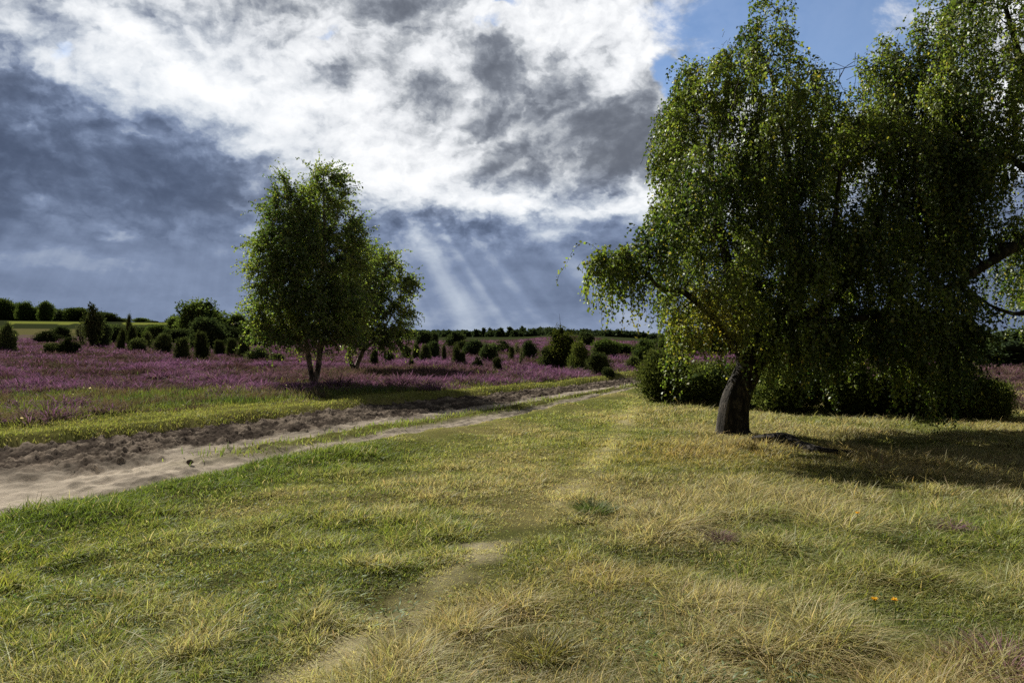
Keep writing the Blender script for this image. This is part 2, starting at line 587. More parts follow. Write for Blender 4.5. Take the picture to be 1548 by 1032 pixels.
def bare_path(y, zn):
    """how far the footpath is worn down to the sand"""
    w = .34 * np.exp(-((y - 6.2) / .5) ** 2) + .08 * np.exp(-((y - 3.9) / .8) ** 2) + .22 * np.exp(-((y - 9.5) / 1.2) ** 2) + .05
    return np.clip(w * smooth(.30, .55, zn['p2']) * 1.15, 0, 1)


def ground_tint(x, y, zn):
    soil = lerp(V(.055, .060, .022), V(.105, .095, .042), smooth(.35, .65, zn['p1']))
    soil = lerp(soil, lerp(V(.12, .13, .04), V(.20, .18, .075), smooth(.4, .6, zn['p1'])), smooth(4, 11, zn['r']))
    trod = (1 - smooth(.02, .30, zn['dp'] + .3 * (zn['p3'] - .5))) * (zn['dn'] > .3) * smooth(24, 15, y) * (y > 0) * smooth(.30, .62, zn['p2'])
    soil = lerp(soil, V(.36, .325, .19), trod * .85)
    pathf = (1 - smooth(.06, .30, zn['dp'] + .3 * (zn['p3'] - .5))) * bare_path(y, zn)
    soil = lerp(soil, SAND * .72, pathf * (zn['dn'] > 0))
    heath = smooth(0.4, 1.4, zn['hs'] - zn['w2'])
    hc = lerp(V(.060, .036, .046), V(.10, .065, .055), smooth(.4, .6, zn['p1']))
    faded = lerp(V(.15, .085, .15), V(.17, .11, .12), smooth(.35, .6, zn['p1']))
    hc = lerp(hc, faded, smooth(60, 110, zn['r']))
    heath = np.maximum(heath, smooth(17, 18.5, y) * smooth(10, 11, x - .08 * y))
    soil = lerp(soil, hc, heath)
    verge = (zn['hs'] > 0) * (1 - heath)
    soil = lerp(soil, V(.11, .115, .03), verge * .7)
    # far country: mown fields and dark ground
    a = np.arctan2(x, np.maximum(y, .01))
    farf = smooth(120, 135, zn['r'] + 20 * (zn['p1'] - .5))
    far = lerp(np.broadcast_to(V(.04, .05, .022), x.shape + (3,)), V(.15, .14, .06), ((a < -.532) & (zn['r'] < 152)).astype(float))
    field = (zn['r'] + 14 * (zn['p1'] - .5) > 172) & (zn['r'] < 187) & (((a > -.60) & (a < -.525)) | ((a > -.485) & (a < -.425)))
    far = lerp(far, V(.22, .25, .055), field.astype(float))
    return lerp(soil, far, farf * (y > 0))


def build_ground():
    nseg = 900
    rings = np.concatenate([[0.0], np.exp(np.linspace(math.log(0.5), math.log(4500), 460))])
    th = np.concatenate([np.linspace(-1.05, 1.05, 701)[:-1], np.linspace(1.05, 2 * math.pi - 1.05, 201)[:-1]])
    R, T = np.meshgrid(rings, th, indexing='ij')
    x, y = R * np.sin(T), R * np.cos(T)
    zn = zones(x.ravel(), y.ravel())
    z = ground_z(x.ravel(), y.ravel(), zn['dn'], zn['df']).reshape(x.shape)
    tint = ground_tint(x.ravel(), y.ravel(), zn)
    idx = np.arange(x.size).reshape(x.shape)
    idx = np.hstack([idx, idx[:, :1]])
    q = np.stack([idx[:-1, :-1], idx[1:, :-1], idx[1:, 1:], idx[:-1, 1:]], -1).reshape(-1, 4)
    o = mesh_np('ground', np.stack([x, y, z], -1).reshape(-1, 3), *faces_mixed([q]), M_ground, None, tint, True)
    tag(o, kind='structure')


def road_profile(x, y, s, v):
    """relief and colour of the track; v runs from the near edge 0 to the far edge 1"""
    n1 = fbm(x * 1.2, y * 1.2, 81, 4)
    n2 = fbm(x * 4.0, y * 4.0, 82, 4, .6)
    # stretched along the track
    ss = s * 60
    k1 = fbm(ss * 0.45, v * 9, 83, 4, .6)
    k2 = fbm(ss * 1.6, v * 16, 84, 3, .6)
    dark = smooth(.44, .56, v + .24 * (k1 - .5) + .06 * (n2 - .5))
    rel = 0.02 * (n1 - .5) + 0.018 * (n2 - .5)
    n3 = fbm(x * 9.0, y * 9.0, 86, 3, .6)
    rel = rel + dark * (0.09 * (k1 - .5) + 0.10 * (k2 - .5) + .06 * (np.abs(2 * n2 - 1) - .2) + .10 * (np.abs(2 * n3 - 1) - .2)) + .016 * (n3 - .5)
    rel = rel - .03 * np.exp(-((v - .10) / .05) ** 2) - .03 * np.exp(-((v - .40) / .05) ** 2)
    col = lerp(SAND * .80, SAND * 1.12, smooth(.3, .7, n1))
    k3 = fbm(ss * .25, v * 26, 87, 3, .6)
    rel = rel + (1 - dark) * (.09 * (k3 - .5) + .05 * (np.abs(2 * n2 - 1) - .3))
    col = lerp(col, SAND * .58, smooth(.54, .70, n2 * .5 + k3 * .5) * .85)
    dcol = lerp(DIRT * 1.15, V(.24, .20, .165), smooth(.46, .66, k2 * .5 + n2 * .3 + n3 * .2))
    col = lerp(col, dcol, dark)
    centre = smooth(9.5, 12.5, y) * np.exp(-((v - .27) / .085) ** 4)
    col = lerp(col, V(.12, .12, .04), centre)
    return rel + .05 * centre, col, centre, dark


def build_road():
    ns, nv = 1500, 130
    a, b = catmull(NEAR, ns), catmull(FAR, ns)
    v = np.linspace(-.06, 1.06, nv)
    P = a[:, None, :] * (1 - v)[None, :, None] + b[:, None, :] * v[None, :, None]
    x, y = P[..., 0], P[..., 1]
    s = np.repeat(np.linspace(0, 1, ns)[:, None], nv, 1)
    vv = np.repeat(v[None, :], ns, 0)
    rel, col, _, _ = road_profile(x, y, s, vv)
    e = np.minimum(vv, 1 - vv)
    z = height(x.ravel(), y.ravel()).reshape(x.shape) - .07 + rel - .26 * (1 - smooth(-.06, .02, e))
    tag(grid_mesh('road', np.stack([x, y, z], -1), M_road, col), kind='structure')


build_ground()
build_road()


# ------------------------------------------------------------------ blades (grass and heather)
def blades(name, x, y, z, h, w, ldir, lean, c0, c1, mat, segs=3, base_w=1.0, tilt=None):
    n = len(x)
    fa = RNG.uniform(0, 2 * math.pi, n)             # facing
    wx, wy = np.cos(fa), np.sin(fa)
    lx, ly = np.cos(ldir) * lean, np.sin(ldir) * lean
    lv = np.linspace(0, 1, segs + 1)
    prof = {2: [base_w, .8, 0], 3: [base_w, 1.0, .65, 0] if base_w > .35 else [base_w, .75, 1.0, 0], 4: [.4, 1, .9, .55, 0]}[segs]
    rows, tints = [], []
    for k in range(segs + 1):
        t = lv[k]
        bend = t ** 1.7
        cx = x + lx * bend * h
        cy = y + ly * bend * h
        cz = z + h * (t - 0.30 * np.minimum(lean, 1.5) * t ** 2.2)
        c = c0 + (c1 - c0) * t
        if k < segs:
            ww = w * prof[k] * .5
            rows.append(np.stack([cx - wx * ww, cy - wy * ww, cz], -1))
            rows.append(np.stack([cx + wx * ww, cy + wy * ww, cz], -1))
            tints += [c, c]
        else:
            rows.append(np.stack([cx, cy, cz], -1))
            tints.append(c)
    nvb = 2 * segs + 1
    verts = np.stack(rows, 1).reshape(-1, 3)
    tint = np.stack(tints, 1).reshape(-1, 3)
    o = (np.arange(n) * nvb)[:, None]
    polys = [np.concatenate([o + np.array([[2 * k, 2 * k + 1, 2 * k + 3, 2 * k + 2]]) for k in range(segs - 1)]),
             o + np.array([[2 * segs - 2, 2 * segs - 1, 2 * segs]])]
    return verts, tint, polys


def join_blades(name, parts, mat):
    vs, ts, polys, off = [], [], [], 0
    for v, t, p in parts:
        vs.append(v)
        ts.append(t)
        polys += [q + off for q in p]
        off += len(v)
    return mesh_np(name, np.concatenate(vs), *faces_mixed(polys), mat, None, np.concatenate(ts), True)


def polar(n, d0, d1, a0, a1):
    d = np.exp(RNG.uniform(math.log(d0), math.log(d1), n))
    a = RNG.uniform(a0, a1, n)
    return d * np.sin(a), d * np.cos(a), d


def road_sv(x, y, zn):
    v = np.clip(-zn['dn'] / np.maximum(-zn['dn'] - zn['df'], .01), -.2, 1.2)
    return v


def jit(n, lo=.75, hi=1.25):
    return RNG.uniform(lo, hi, n)[:, None] * (1 + RNG.normal(0, .06, (n, 3)))


def build_grass():
    parts = []
    # ---- the meadow on the camera's side: tufts with blades
    def meadow(n_tuft, per, d0, d1, segs, kind):
        x, y, d = polar(n_tuft, d0, d1, -.95, .95)
        zn = zones(x, y)
        right = smooth(-.3, 1.2, zn['side'] + 1.2 * (zn['p1'] - .5))
        edge = (1 - smooth(.5, 1.7, zn['dn'])) * (1 - .95 * smooth(9.5, 13, y))
        pathm = (1 - smooth(.10, .50, zn['dp'] + .25 * (zn['p3'] - .5))) * (1 - .8 * smooth(6.5, 11, y))
        ok = (zn['dn'] > -.22) & (RNG.random(n_tuft) > pathm * (.08 + .6 * bare_path(y, zn)))
        # hollows with thin cover between the tussocks
        ok &= (kind == 'short') | (RNG.random(n_tuft) < .62 + 1.1 * smooth(.32, .62, zn['p3'] * .5 + zn['p2'] * .5))
        x, y, d, right, edge, pathm = (q[ok] for q in (x, y, d, right, edge, pathm))
        zn = {k: q[ok] for k, q in zn.items()}
        n = len(x)
        if kind == 'tall':
            hh = (.048 + .048 * right) * (.40 + 1.2 * smooth(.3, .7, zn['p2'])) * (.40 + 1.2 * smooth(.3, .7, zn['p3']))
        else:
            hh = (.042 + .016 * right + .012 * smooth(6.5, 9, d)) * (.7 + .7 * zn['p2'])
            zn['p3'] = zn['p3'] * .5 + RNG.random(n) * .5
        hh = hh * (1 - .6 * (1 - smooth(.2, 1.6, zn['dn'])) * smooth(9.5, 12.5, y)) * (1 + .55 * edge) * (1 - .12 * right) * (1 - .42 * pathm) * RNG.uniform(.7, 1.25, n)
        rr = (.055 + .035 * right) * (1 + d * .05)
        # colour of each tuft
        dry = np.clip(smooth(.38, .66, zn['p1'] * .55 + zn['p2'] * .20 + zn['p3'] * .25 + .10 * right - .05) * .95 - .45 * edge + RNG.normal(0, .24, n), 0, 1)
        base = lerp(np.broadcast_to(GREEN, (n, 3)) * 1.0, OLIVE, np.clip(.45 + RNG.normal(0, .35, n) + 1.6 * (zn['p3'] - .5), 0, 1))
        lime = smooth(.52, .7, fbm(x * .8, y * .8, 91, 3)) * (1 - right * .5) * (1 - edge)
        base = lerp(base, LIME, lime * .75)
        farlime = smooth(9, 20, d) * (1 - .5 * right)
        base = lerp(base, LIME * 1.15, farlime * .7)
        base = lerp(base, V(.10, .15, .028), edge * .8)
        gold = np.exp(-(((x - 3.0) / 2.2) ** 2 + ((y - 10.8) / 1.4) ** 2))
        tip = lerp(base, STRAW, np.clip(dry + .25 * gold, 0, 1))
        tip = lerp(tip, V(.36, .24, .085), np.clip(gold * .75 + .3 * smooth(.6, .75, fbm(x * .6, y * .6, 95, 2)) * right, 0, 1))
        hollow_shade = smooth(.50, .30, zn['p3'] * .6 + zn['p2'] * .4 + RNG.normal(0, .05, n)) * (1 - pathm)  # shade of the hollows put into the tuft colour
        tip = lerp(tip, lerp(np.broadcast_to(V(.055, .075, .018), (n, 3)), V(.12, .085, .035), right * RNG.random(n)), hollow_shade * .7)
        base = lerp(base * .58, BROWN * .6, np.clip(dry * .45, 0, 1))  # blade bases darkened for depth, shade put into the colour
        trod = (1 - smooth(.03, .32, zn['dp'] + .3 * (zn['p3'] - .5))) * smooth(24, 15, y) * (.6 + .4 * smooth(.30, .62, zn['p2']))
        tip = lerp(tip, V(.47, .43, .21), trod * .85)
        base = lerp(base, V(.30, .28, .12), trod * .6)
        hh = hh * (1 - .25 * trod)
        ang = RNG.uniform(0, 2 * math.pi, n)
        m = n * per
        R = lambda q: np.repeat(q, per, axis=0)
        ra, rq = RNG.uniform(0, 2 * math.pi, m), np.sqrt(RNG.random(m))
        bx, by = x.repeat(per) + np.cos(ra) * rq * R(rr), y.repeat(per) + np.sin(ra) * rq * R(rr)
        bz = ground_z(bx, by) - .012
        bh = R(hh) * RNG.uniform(.45, 1.3, m)
        wind = RNG.normal(-.4, .9, m)
        ld = np.where(RNG.random(m) < .45, ra, np.where(RNG.random(m) < .5, wind, R(ang)))
        lean = RNG.gamma(2.2, .38, m) * (1 + .35 * R(right)) + .10
        bw = (.0019 + .00078 * R(d)) * RNG.uniform(.7, 1.35, m)
        jj = jit(m, .72, 1.45)
        st = (RNG.random(m) < .16 * (.3 + R(dry)))[:, None]
        ct = np.where(st, STRAW * 1.15, R(tip)) * jj
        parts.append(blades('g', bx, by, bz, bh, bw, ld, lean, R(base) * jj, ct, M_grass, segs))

    meadow(42000, 11, 2.4, 7.5, 3, 'tall')
    meadow(52000, 9, 2.4, 7.5, 2, 'short')
    meadow(42000, 10, 7.2, 34, 2, 'tall')
    meadow(60000, 9, 7.2, 34, 2, 'short')

    # ---- wispy flowering stems over the dry part
    x, y, d = polar(3600, 2.6, 20, -.6, .95)
    zn = zones(x, y)
    ok = (zn['dn'] > .4) & (zn['side'] > .2) & (RNG.random(len(x)) < .1 + smooth(.45, .65, zn['p1']))
    x, y, d = x[ok], y[ok], d[ok]
    n = len(x)
    c = lerp(np.broadcast_to(STRAW * 1.1, (n, 3)), V(.30, .20, .10), RNG.random(n) * .7)
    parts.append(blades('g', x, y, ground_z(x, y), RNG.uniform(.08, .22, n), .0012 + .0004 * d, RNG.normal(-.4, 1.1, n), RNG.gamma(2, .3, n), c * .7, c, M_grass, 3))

    # ---- green strip between the wheel tracks
    x, y, d = polar(60000, 10.5, 34, -.45, .3)
    zn = zones(x, y)
    v = road_sv(x, y, zn)
    inside = (zn['dn'] < 0) & (zn['df'] < 0)
    _, _, cen, dark = road_profile(x, y, x * 0, v)
    ok = inside & (RNG.random(len(x)) < (.15 + .85 * smooth(.35, .5, zn['p2'])) * cen * (.45 + .55 * smooth(10, 14, y)))
    x, y, d = x[ok], y[ok], d[ok]
    n = len(x)
    z = height(x, y) - .06
    c = lerp(np.broadcast_to(GREEN, (n, 3)), LIME, np.clip(RNG.normal(.6, .3, n), 0, 1)) * jit(n)
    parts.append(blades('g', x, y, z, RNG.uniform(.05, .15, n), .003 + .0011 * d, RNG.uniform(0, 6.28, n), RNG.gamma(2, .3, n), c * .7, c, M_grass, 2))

    # ---- verge beyond the track and the rough strip in front of the heather
    def verge(n, d0, d1):
        x, y, d = polar(n, d0, d1, -.95, .35)
        zn = zones(x, y)
        t = zn['hs']
        rough = smooth(-.35, .35, t - zn['w1'])
        over = smooth(-.2, .8, t - zn['w2'])
        ok = (zn['df'] > -.34) & (RNG.random(n) > over * .93) & (RNG.random(n) < .25 + 1.2 * smooth(.35, .6, zn['p2'] * .6 + zn['p3'] * .4))
        x, y, d, rough, over = x[ok], y[ok], d[ok], rough[ok], over[ok]
        zn = {k: q[ok] for k, q in zn.items()}
        n = len(x)
        z = ground_z(x, y) - .02
        h = (.08 + .22 * rough * (.35 + zn['p2'])) * RNG.uniform(.6, 1.3, n)
        c = lerp(lerp(lerp(np.broadcast_to(OLIVE, (n, 3)), LIME, np.clip(RNG.normal(.35, .4, n), 0, 1)), STRAW * .8, np.clip(RNG.normal(.08, .25, n), 0, 1)) * .88,
                 lerp(np.broadcast_to(V(.065, .10, .022), (n, 3)), V(.15, .17, .04), np.clip(RNG.normal(.3, .35, n) + 2.2 * (zn['p1'] - .5), 0, 1)), rough)
        c = lerp(c, RUST, np.clip(rough * smooth(.5, .62, zn['p2']) * .8, 0, 1)) * jit(n)
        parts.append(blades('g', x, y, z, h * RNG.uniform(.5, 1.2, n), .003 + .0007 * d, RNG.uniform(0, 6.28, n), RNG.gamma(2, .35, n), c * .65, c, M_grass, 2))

    verge(420000, 9.5, 42)
    # ---- pale umbels and seed heads in the rough strip, low leafy weeds in the meadow
    x, y, d = polar(350, 11, 26, -.75, -.1)
    zn = zones(x, y)
    ok = (zn['hs'] > zn['w1'] * .8) & (zn['hs'] < zn['w2']) & (RNG.random(len(x)) < smooth(.55, .7, zn['p1']) + .1)
    x, y = x[ok], y[ok]
    n = len(x)
    c = np.broadcast_to(V(.36, .33, .25), (n, 3)) * jit(n)
    parts.append(blades('g', x, y, ground_z(x, y) + RNG.uniform(.12, .32, n), RNG.uniform(.02, .05, n), RNG.uniform(.03, .07, n), RNG.uniform(0, 6.28, n), RNG.uniform(.2, 1, n), c, c, M_grass, 2))
    x, y, d = polar(15000, 2.4, 9, -.8, .8)
    zn = zones(x, y)
    ok = (zn['dn'] > .2) & (RNG.random(len(x)) < smooth(.56, .68, fbm(x * 1.1 + 5, y * 1.1, 99, 3)) * .9 + .03)
    x, y, d = x[ok], y[ok], d[ok]
    n = len(x)
    c = lerp(np.broadcast_to(V(.060, .105, .030), (n, 3)), V(.16, .20, .09), RNG.random(n) ** 2) * jit(n)
    parts.append(blades('g', x, y, ground_z(x, y) + RNG.uniform(0, .05, n), RNG.uniform(.02, .042, n), RNG.uniform(.008, .017, n), RNG.uniform(0, 6.28, n), RNG.uniform(.8, 2.4, n), c, c, M_grass, 3, .2))
    o = join_blades('grass', parts, M_grass)
    tag(o, 'olive and straw coloured rough grass of the meadow and verges', 'grass', None, 'stuff')


def build_heather():
    parts = []

    def heath(nb, per, d0, d1, a0, a1, bank=False):
        x, y, d = polar(nb, d0, d1, a0, a1)
        zn = zones(x, y)
        t = zn['hs'] - zn['w2']
        # a few cushions wander out into the rough strip
        ok = (RNG.random(nb) < smooth(-.4, .5, t)) | ((t > -6) & (zn['hs'] > zn['w1'] * .9) & (t > -4) & (RNG.random(nb) < .28 * smooth(.52, .64, zn['p1'])))
        if bank:
            t = t * 0 + 1
            ok = (y > 17.5) & (x > 10.2 + .08 * y) & (RNG.random(nb) < .9)
        ok &= RNG.random(nb) < .25 + 1.3 * smooth(.33, .55, zn['p2'])
        x, y, d, t = x[ok], y[ok], d[ok], t[ok]
        zn = {k: q[ok] for k, q in zn.items()}
        n = len(x)
        hb = (.08 + .40 * smooth(.25, .75, fbm(x * .8, y * .8, 101, 3))) * RNG.uniform(.7, 1.2, n)
        rb = .19 + .005 * d
        bloom = smooth(.40, .58, fbm(x * .24, y * .50, 111, 4) + RNG.normal(0, .06, n) + .10 * np.exp(-(t / 4.5) ** 2))
        # spent heather round the two birches
        dull = np.maximum(np.exp(-(((x + 6.5) / 4.2) ** 2 + ((y - 33) / 5.0) ** 2)), 0)
        bloom = bloom * (1 - .85 * dull) * (.45 if bank else 1)
        tip = lerp(np.broadcast_to(RUST, (n, 3)), PURPLE, np.clip(bloom * 1.0 + RNG.normal(0, .1, n), 0, 1))
        tip = lerp(tip, PINKISH, np.clip(smooth(.55, .75, bloom * zn['p2'] + .12) * .55 * RNG.random(n), 0, 1))
        tip = lerp(tip, V(.20, .15, .09), np.clip(dull * .6, 0, 1))
        basec = lerp(np.broadcast_to(HGREEN, (n, 3)), RUST, RNG.random(n) * .8)
        tip = lerp(tip, V(.10, .11, .045), (RNG.random(n) < .10 + .25 * smooth(.5, .65, zn['p1'])) * .8)
        m = n * per
        R = lambda q: np.repeat(q, per, axis=0)
        ra, rq = RNG.uniform(0, 2 * math.pi, m), np.sqrt(RNG.random(m))
        bx, by = R(x) + np.cos(ra) * rq * R(rb), R(y) + np.sin(ra) * rq * R(rb)
        bz = ground_z(bx, by) - .03
        hh = R(hb) * (1.1 - .6 * rq ** 2) * RNG.uniform(.7, 1.1, m)
        jj = jit(m, .6, 1.35)
        parts.append(blades('h', bx, by, bz, hh, (.006 + .0007 * R(d)) * RNG.uniform(.7, 1.3, m), ra, .25 + 1.3 * rq, R(basec) * jj, R(tip) * jj, M_heather, 3, .35))

    heath(36000, 28, 13, 45, -.85, .32)
    heath(28000, 15, 38, 125, -.85, .32)
    heath(6500, 14, 19, 70, .42, .95, True)
    tag(join_blades('heather', parts, M_heather), 'purple flowering heather covering the heath beyond the track', 'heather', None, 'stuff')


build_grass()
build_heather()


# ------------------------------------------------------------------ trees
def colonize(nodes, parents, attr, step=.28, infl=2.2, kill=.42, iters=90, grav=0.0):
    """grow branches from the given skeleton towards the attraction points"""
    P = [np.array(p, float) for p in nodes]
    par = list(parents)
    A = np.array(attr)
    N = np.array(P)
    D = np.full(len(A), 1e9)
    I = np.zeros(len(A), int)
    for s in range(0, len(N)):
        dd = np.linalg.norm(A - N[s], axis=1)
        m = dd < D
        D[m], I[m] = dd[m], s
    alive = np.ones(len(A), bool)
    alive &= D > kill
    for it in range(iters):
        act = alive & (D < infl)
        if not act.any():
            if not alive.any():
                break
            infl *= 1.5
            if infl > 30:
                break
            continue
        ids = np.unique(I[act])
        new = []
        for i in ids:
            v = A[act & (I == i)] - P[i]
            v /= np.linalg.norm(v, axis=1)[:, None] + 1e-9
            dr = v.sum(0)
            dr /= np.linalg.norm(dr) + 1e-9
            dr += RNG.normal(0, .16, 3)
            dr[2] += grav
            dr /= np.linalg.norm(dr)
            new.append((i, P[i] + dr * step))
        grown = 0
        for i, q in new:
            P.append(q)
            par.append(i)
            k = len(P) - 1
            dd = np.linalg.norm(A - q, axis=1)
            m = dd < D - 1e-6
            if m.any():
                grown += 1
            D[m], I[m] = dd[m], k
        alive &= D > kill
        if grown == 0:
            break
    return np.array(P), np.array(par)


def pipe_radii(P, par, tip=.007, power=2.4, fixed=None):
    n = len(P)
    acc = np.zeros(n)
    for i in range(n - 1, -1, -1):
        if acc[i] == 0:
            acc[i] = tip ** power
        if par[i] >= 0:
            acc[par[i]] += acc[i]
    r = acc ** (1 / power)
    if fixed is not None:
        for i, q in fixed.items():
            r[i] = q
    # a child is never thicker than its parent
    for i in range(n):
        if par[i] >= 0 and (fixed is None or i not in fixed):
            r[i] = min(r[i], r[par[i]] * .92)
    return r


def branch_mesh(P, par, r, sides=7):
    """a tapering tube along every edge, rings shared by parent and child"""
    n = len(P)
    dirs = np.zeros((n, 3))
    for i in range(n):
        if par[i] >= 0:
            dirs[i] += P[i] - P[par[i]]
    cnt = np.zeros(n)
    nd = dirs.copy()
    for i in range(n):
        if par[i] >= 0:
            nd[par[i]] += dirs[i] * (r[i] / max(r[par[i]], 1e-6))
    nd /= np.linalg.norm(nd, axis=1)[:, None] + 1e-9
    up = np.where(np.abs(nd[:, 1:2]) < .9, V(0, 1, 0)[None], V(1, 0, 0)[None])
    e1 = np.cross(nd, up)
    e1 /= np.linalg.norm(e1, axis=1)[:, None] + 1e-9
    e2 = np.cross(nd, e1)
    a = np.arange(sides) * 2 * math.pi / sides
    ring = P[:, None, :] + r[:, None, None] * (np.cos(a)[None, :, None] * e1[:, None, :] + np.sin(a)[None, :, None] * e2[:, None, :])
    ch = np.nonzero(par >= 0)[0]
    k = np.arange(sides)
    k2 = (k + 1) % sides
    pa, cb = par[ch][:, None] * sides, ch[:, None] * sides
    q = np.stack([pa + k, pa + k2, cb + k2, cb + k], -1).reshape(-1, 4)
    return ring.reshape(-1, 3), q


def thick_tube(pts, radii, sides=26, bump=.10, seed=3, flare=0.0):
    """gnarled trunk with furrows"""
    c = catmull(np.hstack([np.array(pts), np.array(radii)[:, None]]), 40)
    P, r = c[:, :3], c[:, 3]
    t = np.gradient(P, axis=0)
    t /= np.linalg.norm(t, axis=1)[:, None]
    e1 = np.cross(t, V(0, 1, 0))
    e1 /= np.linalg.norm(e1, axis=1)[:, None]
    e2 = np.cross(t, e1)
    a = np.arange(sides) * 2 * math.pi / sides
    kk = np.linspace(0, 1, len(P))
    A, K = np.meshgrid(a, kk)
    lump = 1 + bump * 2 * (fbm(np.cos(A) * 1.3 + 5, np.sin(A) * 1.3 + K * 2.5, seed, 3) - .5) + bump * .9 * (fbm(A * 2.9, K * 3, seed + 9, 2) - .5)
    lump = lump + flare * np.maximum(0, 1 - K / .16) ** 1.5 * (1 + .8 * np.sin(A * 3 + 1) + .4 * np.sin(A * 5))
    lump[:, -1] = lump[:, -1]
    R = r[:, None] * lump
    ring = P[:, None] + R[..., None] * (np.cos(A)[..., None] * e1[:, None] + np.sin(A)[..., None] * e2[:, None])
    idx = np.arange(ring.shape[0] * sides).reshape(-1, sides)
    idx = np.hstack([idx, idx[:, :1]])
    q = np.stack([idx[:-1, :-1], idx[:-1, 1:], idx[1:, 1:], idx[1:, :-1]], -1).reshape(-1, 4)
    return ring.reshape(-1, 3), q


def vn3(p, seed):
    a = vnoise(p[:, 0] + 11.3, p[:, 2] * .8 + 3.1, seed)
    b = vnoise(p[:, 1] - 4.7, p[:, 2] * .8 + 9.2, seed + 1)
    c = vnoise(p[:, 0] + 1.9, p[:, 1] - 8.8, seed + 2)
    return (a + b + c) / 3


def ellipsoid_points(ells, per_m3, clump=1.0, gap=.40):
    out = []
    for e in ells:
        px, py, d, rx, ry, rd = e[:6]
        mult = e[6] if len(e) > 6 else 1.0
        c = at(px, py, d)
        R = np.array([rx * d / F, rd, ry * d / F])
        n = int(per_m3 * mult * 4.19 * R.prod()) + 1
        v = RNG.normal(size=(n, 3))
        v /= np.linalg.norm(v, axis=1)[:, None]
        v *= (RNG.random(n) ** (1 / 3.0) * .98 + .02)[:, None]
        q = c + v * R
        if len(e) <= 6:      # boughs bunch together and leave gaps between them
            k = vn3(q * clump, 7)
            q = q[k > gap]
        out.append(q)
    return np.concatenate(out)


def skeleton(lines, step=.28):
    """lines: list of [(px,py,d,radius)...]; the first is the trunk, the others start near an existing node"""
    P, par, fixed = [], [], {}
    for L in lines:
        c = np.array([np.append(at(p[0], p[1], p[2]), p[3]) for p in L])
        ln = np.linalg.norm(np.diff(c[:, :3], axis=0), axis=1).sum()
        s = catmull(c, max(4, int(ln / step)))
        if P:
            prev = int(np.argmin(np.linalg.norm(np.array(P) - s[0, :3], axis=1)))
            s = s[1:]
        else:
            prev = -1
        for q in s:
            P.append(q[:3])
            par.append(prev)
            prev = len(P) - 1
            fixed[prev] = q[3]
    return P, par, fixed


def leaf_quads(pos, axis, ln, wd):
    n = len(pos)
    rnd = RNG.normal(size=(n, 3))
    side = np.cross(axis, rnd)
    side /= np.linalg.norm(side, axis=1)[:, None] + 1e-9
    nrm = np.cross(axis, side)
    a = pos
    m = pos + axis * (ln * .42)[:, None]
    t = pos + axis * ln[:, None] - nrm * (ln * .10)[:, None]
    w = side * (wd * .5)[:, None]
    fold = nrm * (wd * .16)[:, None]
    v = np.stack([a, m + w + fold, t, m - w + fold], 1).reshape(-1, 3)
    q = (np.arange(n) * 4)[:, None] + np.arange(4)[None]
    return v, q


def strands(P, par, r, rmax, per, length, spacing, droop, out0, centre, boost=()):
    """drooping leafy twigs from all thin nodes: leaf positions and twig directions"""
    ch = np.zeros(len(P), bool)
    ch[par[par >= 0]] = True
    src = np.nonzero((r < rmax) & (par >= 0))[0]
    cnt = np.full(len(src), per)
    for (px, py, d, rad, mult) in boost:
        cnt = np.where(np.linalg.norm(P[src] - at(px, py, d), axis=1) < rad, (cnt * mult).astype(int), cnt)
    src = np.repeat(src, cnt)
    tips = (~ch)[src]
    n = len(src)
    keep = RNG.random(n) < np.where(tips, 1.0, .55)
    src, n = src[keep], int(keep.sum())
    p = P[src] + RNG.normal(0, .05, (n, 3))
    d = P[src] - P[par[src]]
    d /= np.linalg.norm(d, axis=1)[:, None] + 1e-9
    o = p - centre
    o[:, 2] *= .2
    o /= np.linalg.norm(o, axis=1)[:, None] + 1e-9
    d = d * .6 + o * out0 + RNG.normal(0, .45, (n, 3))
    d /= np.linalg.norm(d, axis=1)[:, None]
    ln = length * RNG.gamma(4, .25, n).clip(.25, 2.2)
    K = int(length * 2.2 / spacing)
    pts, dirs, ids, twig = [], [], [], []
    for k in range(K):
        live = ln > k * spacing
        if not live.any():
            break
        d = d + V(0, 0, -1) * droop + RNG.normal(0, .10, (n, 3))
        d /= np.linalg.norm(d, axis=1)[:, None]
        q = p + d * spacing
        pts.append(q[live])
        dirs.append(d[live])
        ids.append(np.nonzero(live)[0])
        twig.append((p[live].copy(), q[live].copy()))
        p = q
    return np.concatenate(pts), np.concatenate(dirs), np.concatenate(ids), n, twig


def twig_tris(twig, w):
    a = np.concatenate([t[0] for t in twig])
    b = np.concatenate([t[1] for t in twig])
    n = len(a)
    s = np.cross(b - a, RNG.normal(size=(n, 3)))
    s /= np.linalg.norm(s, axis=1)[:, None] + 1e-9
    s *= w
    v = np.stack([a - s, a + s, b + s * .8, b - s * .8], 1).reshape(-1, 3)
    return v, (np.arange(n) * 4)[:, None] + np.arange(4)[None]


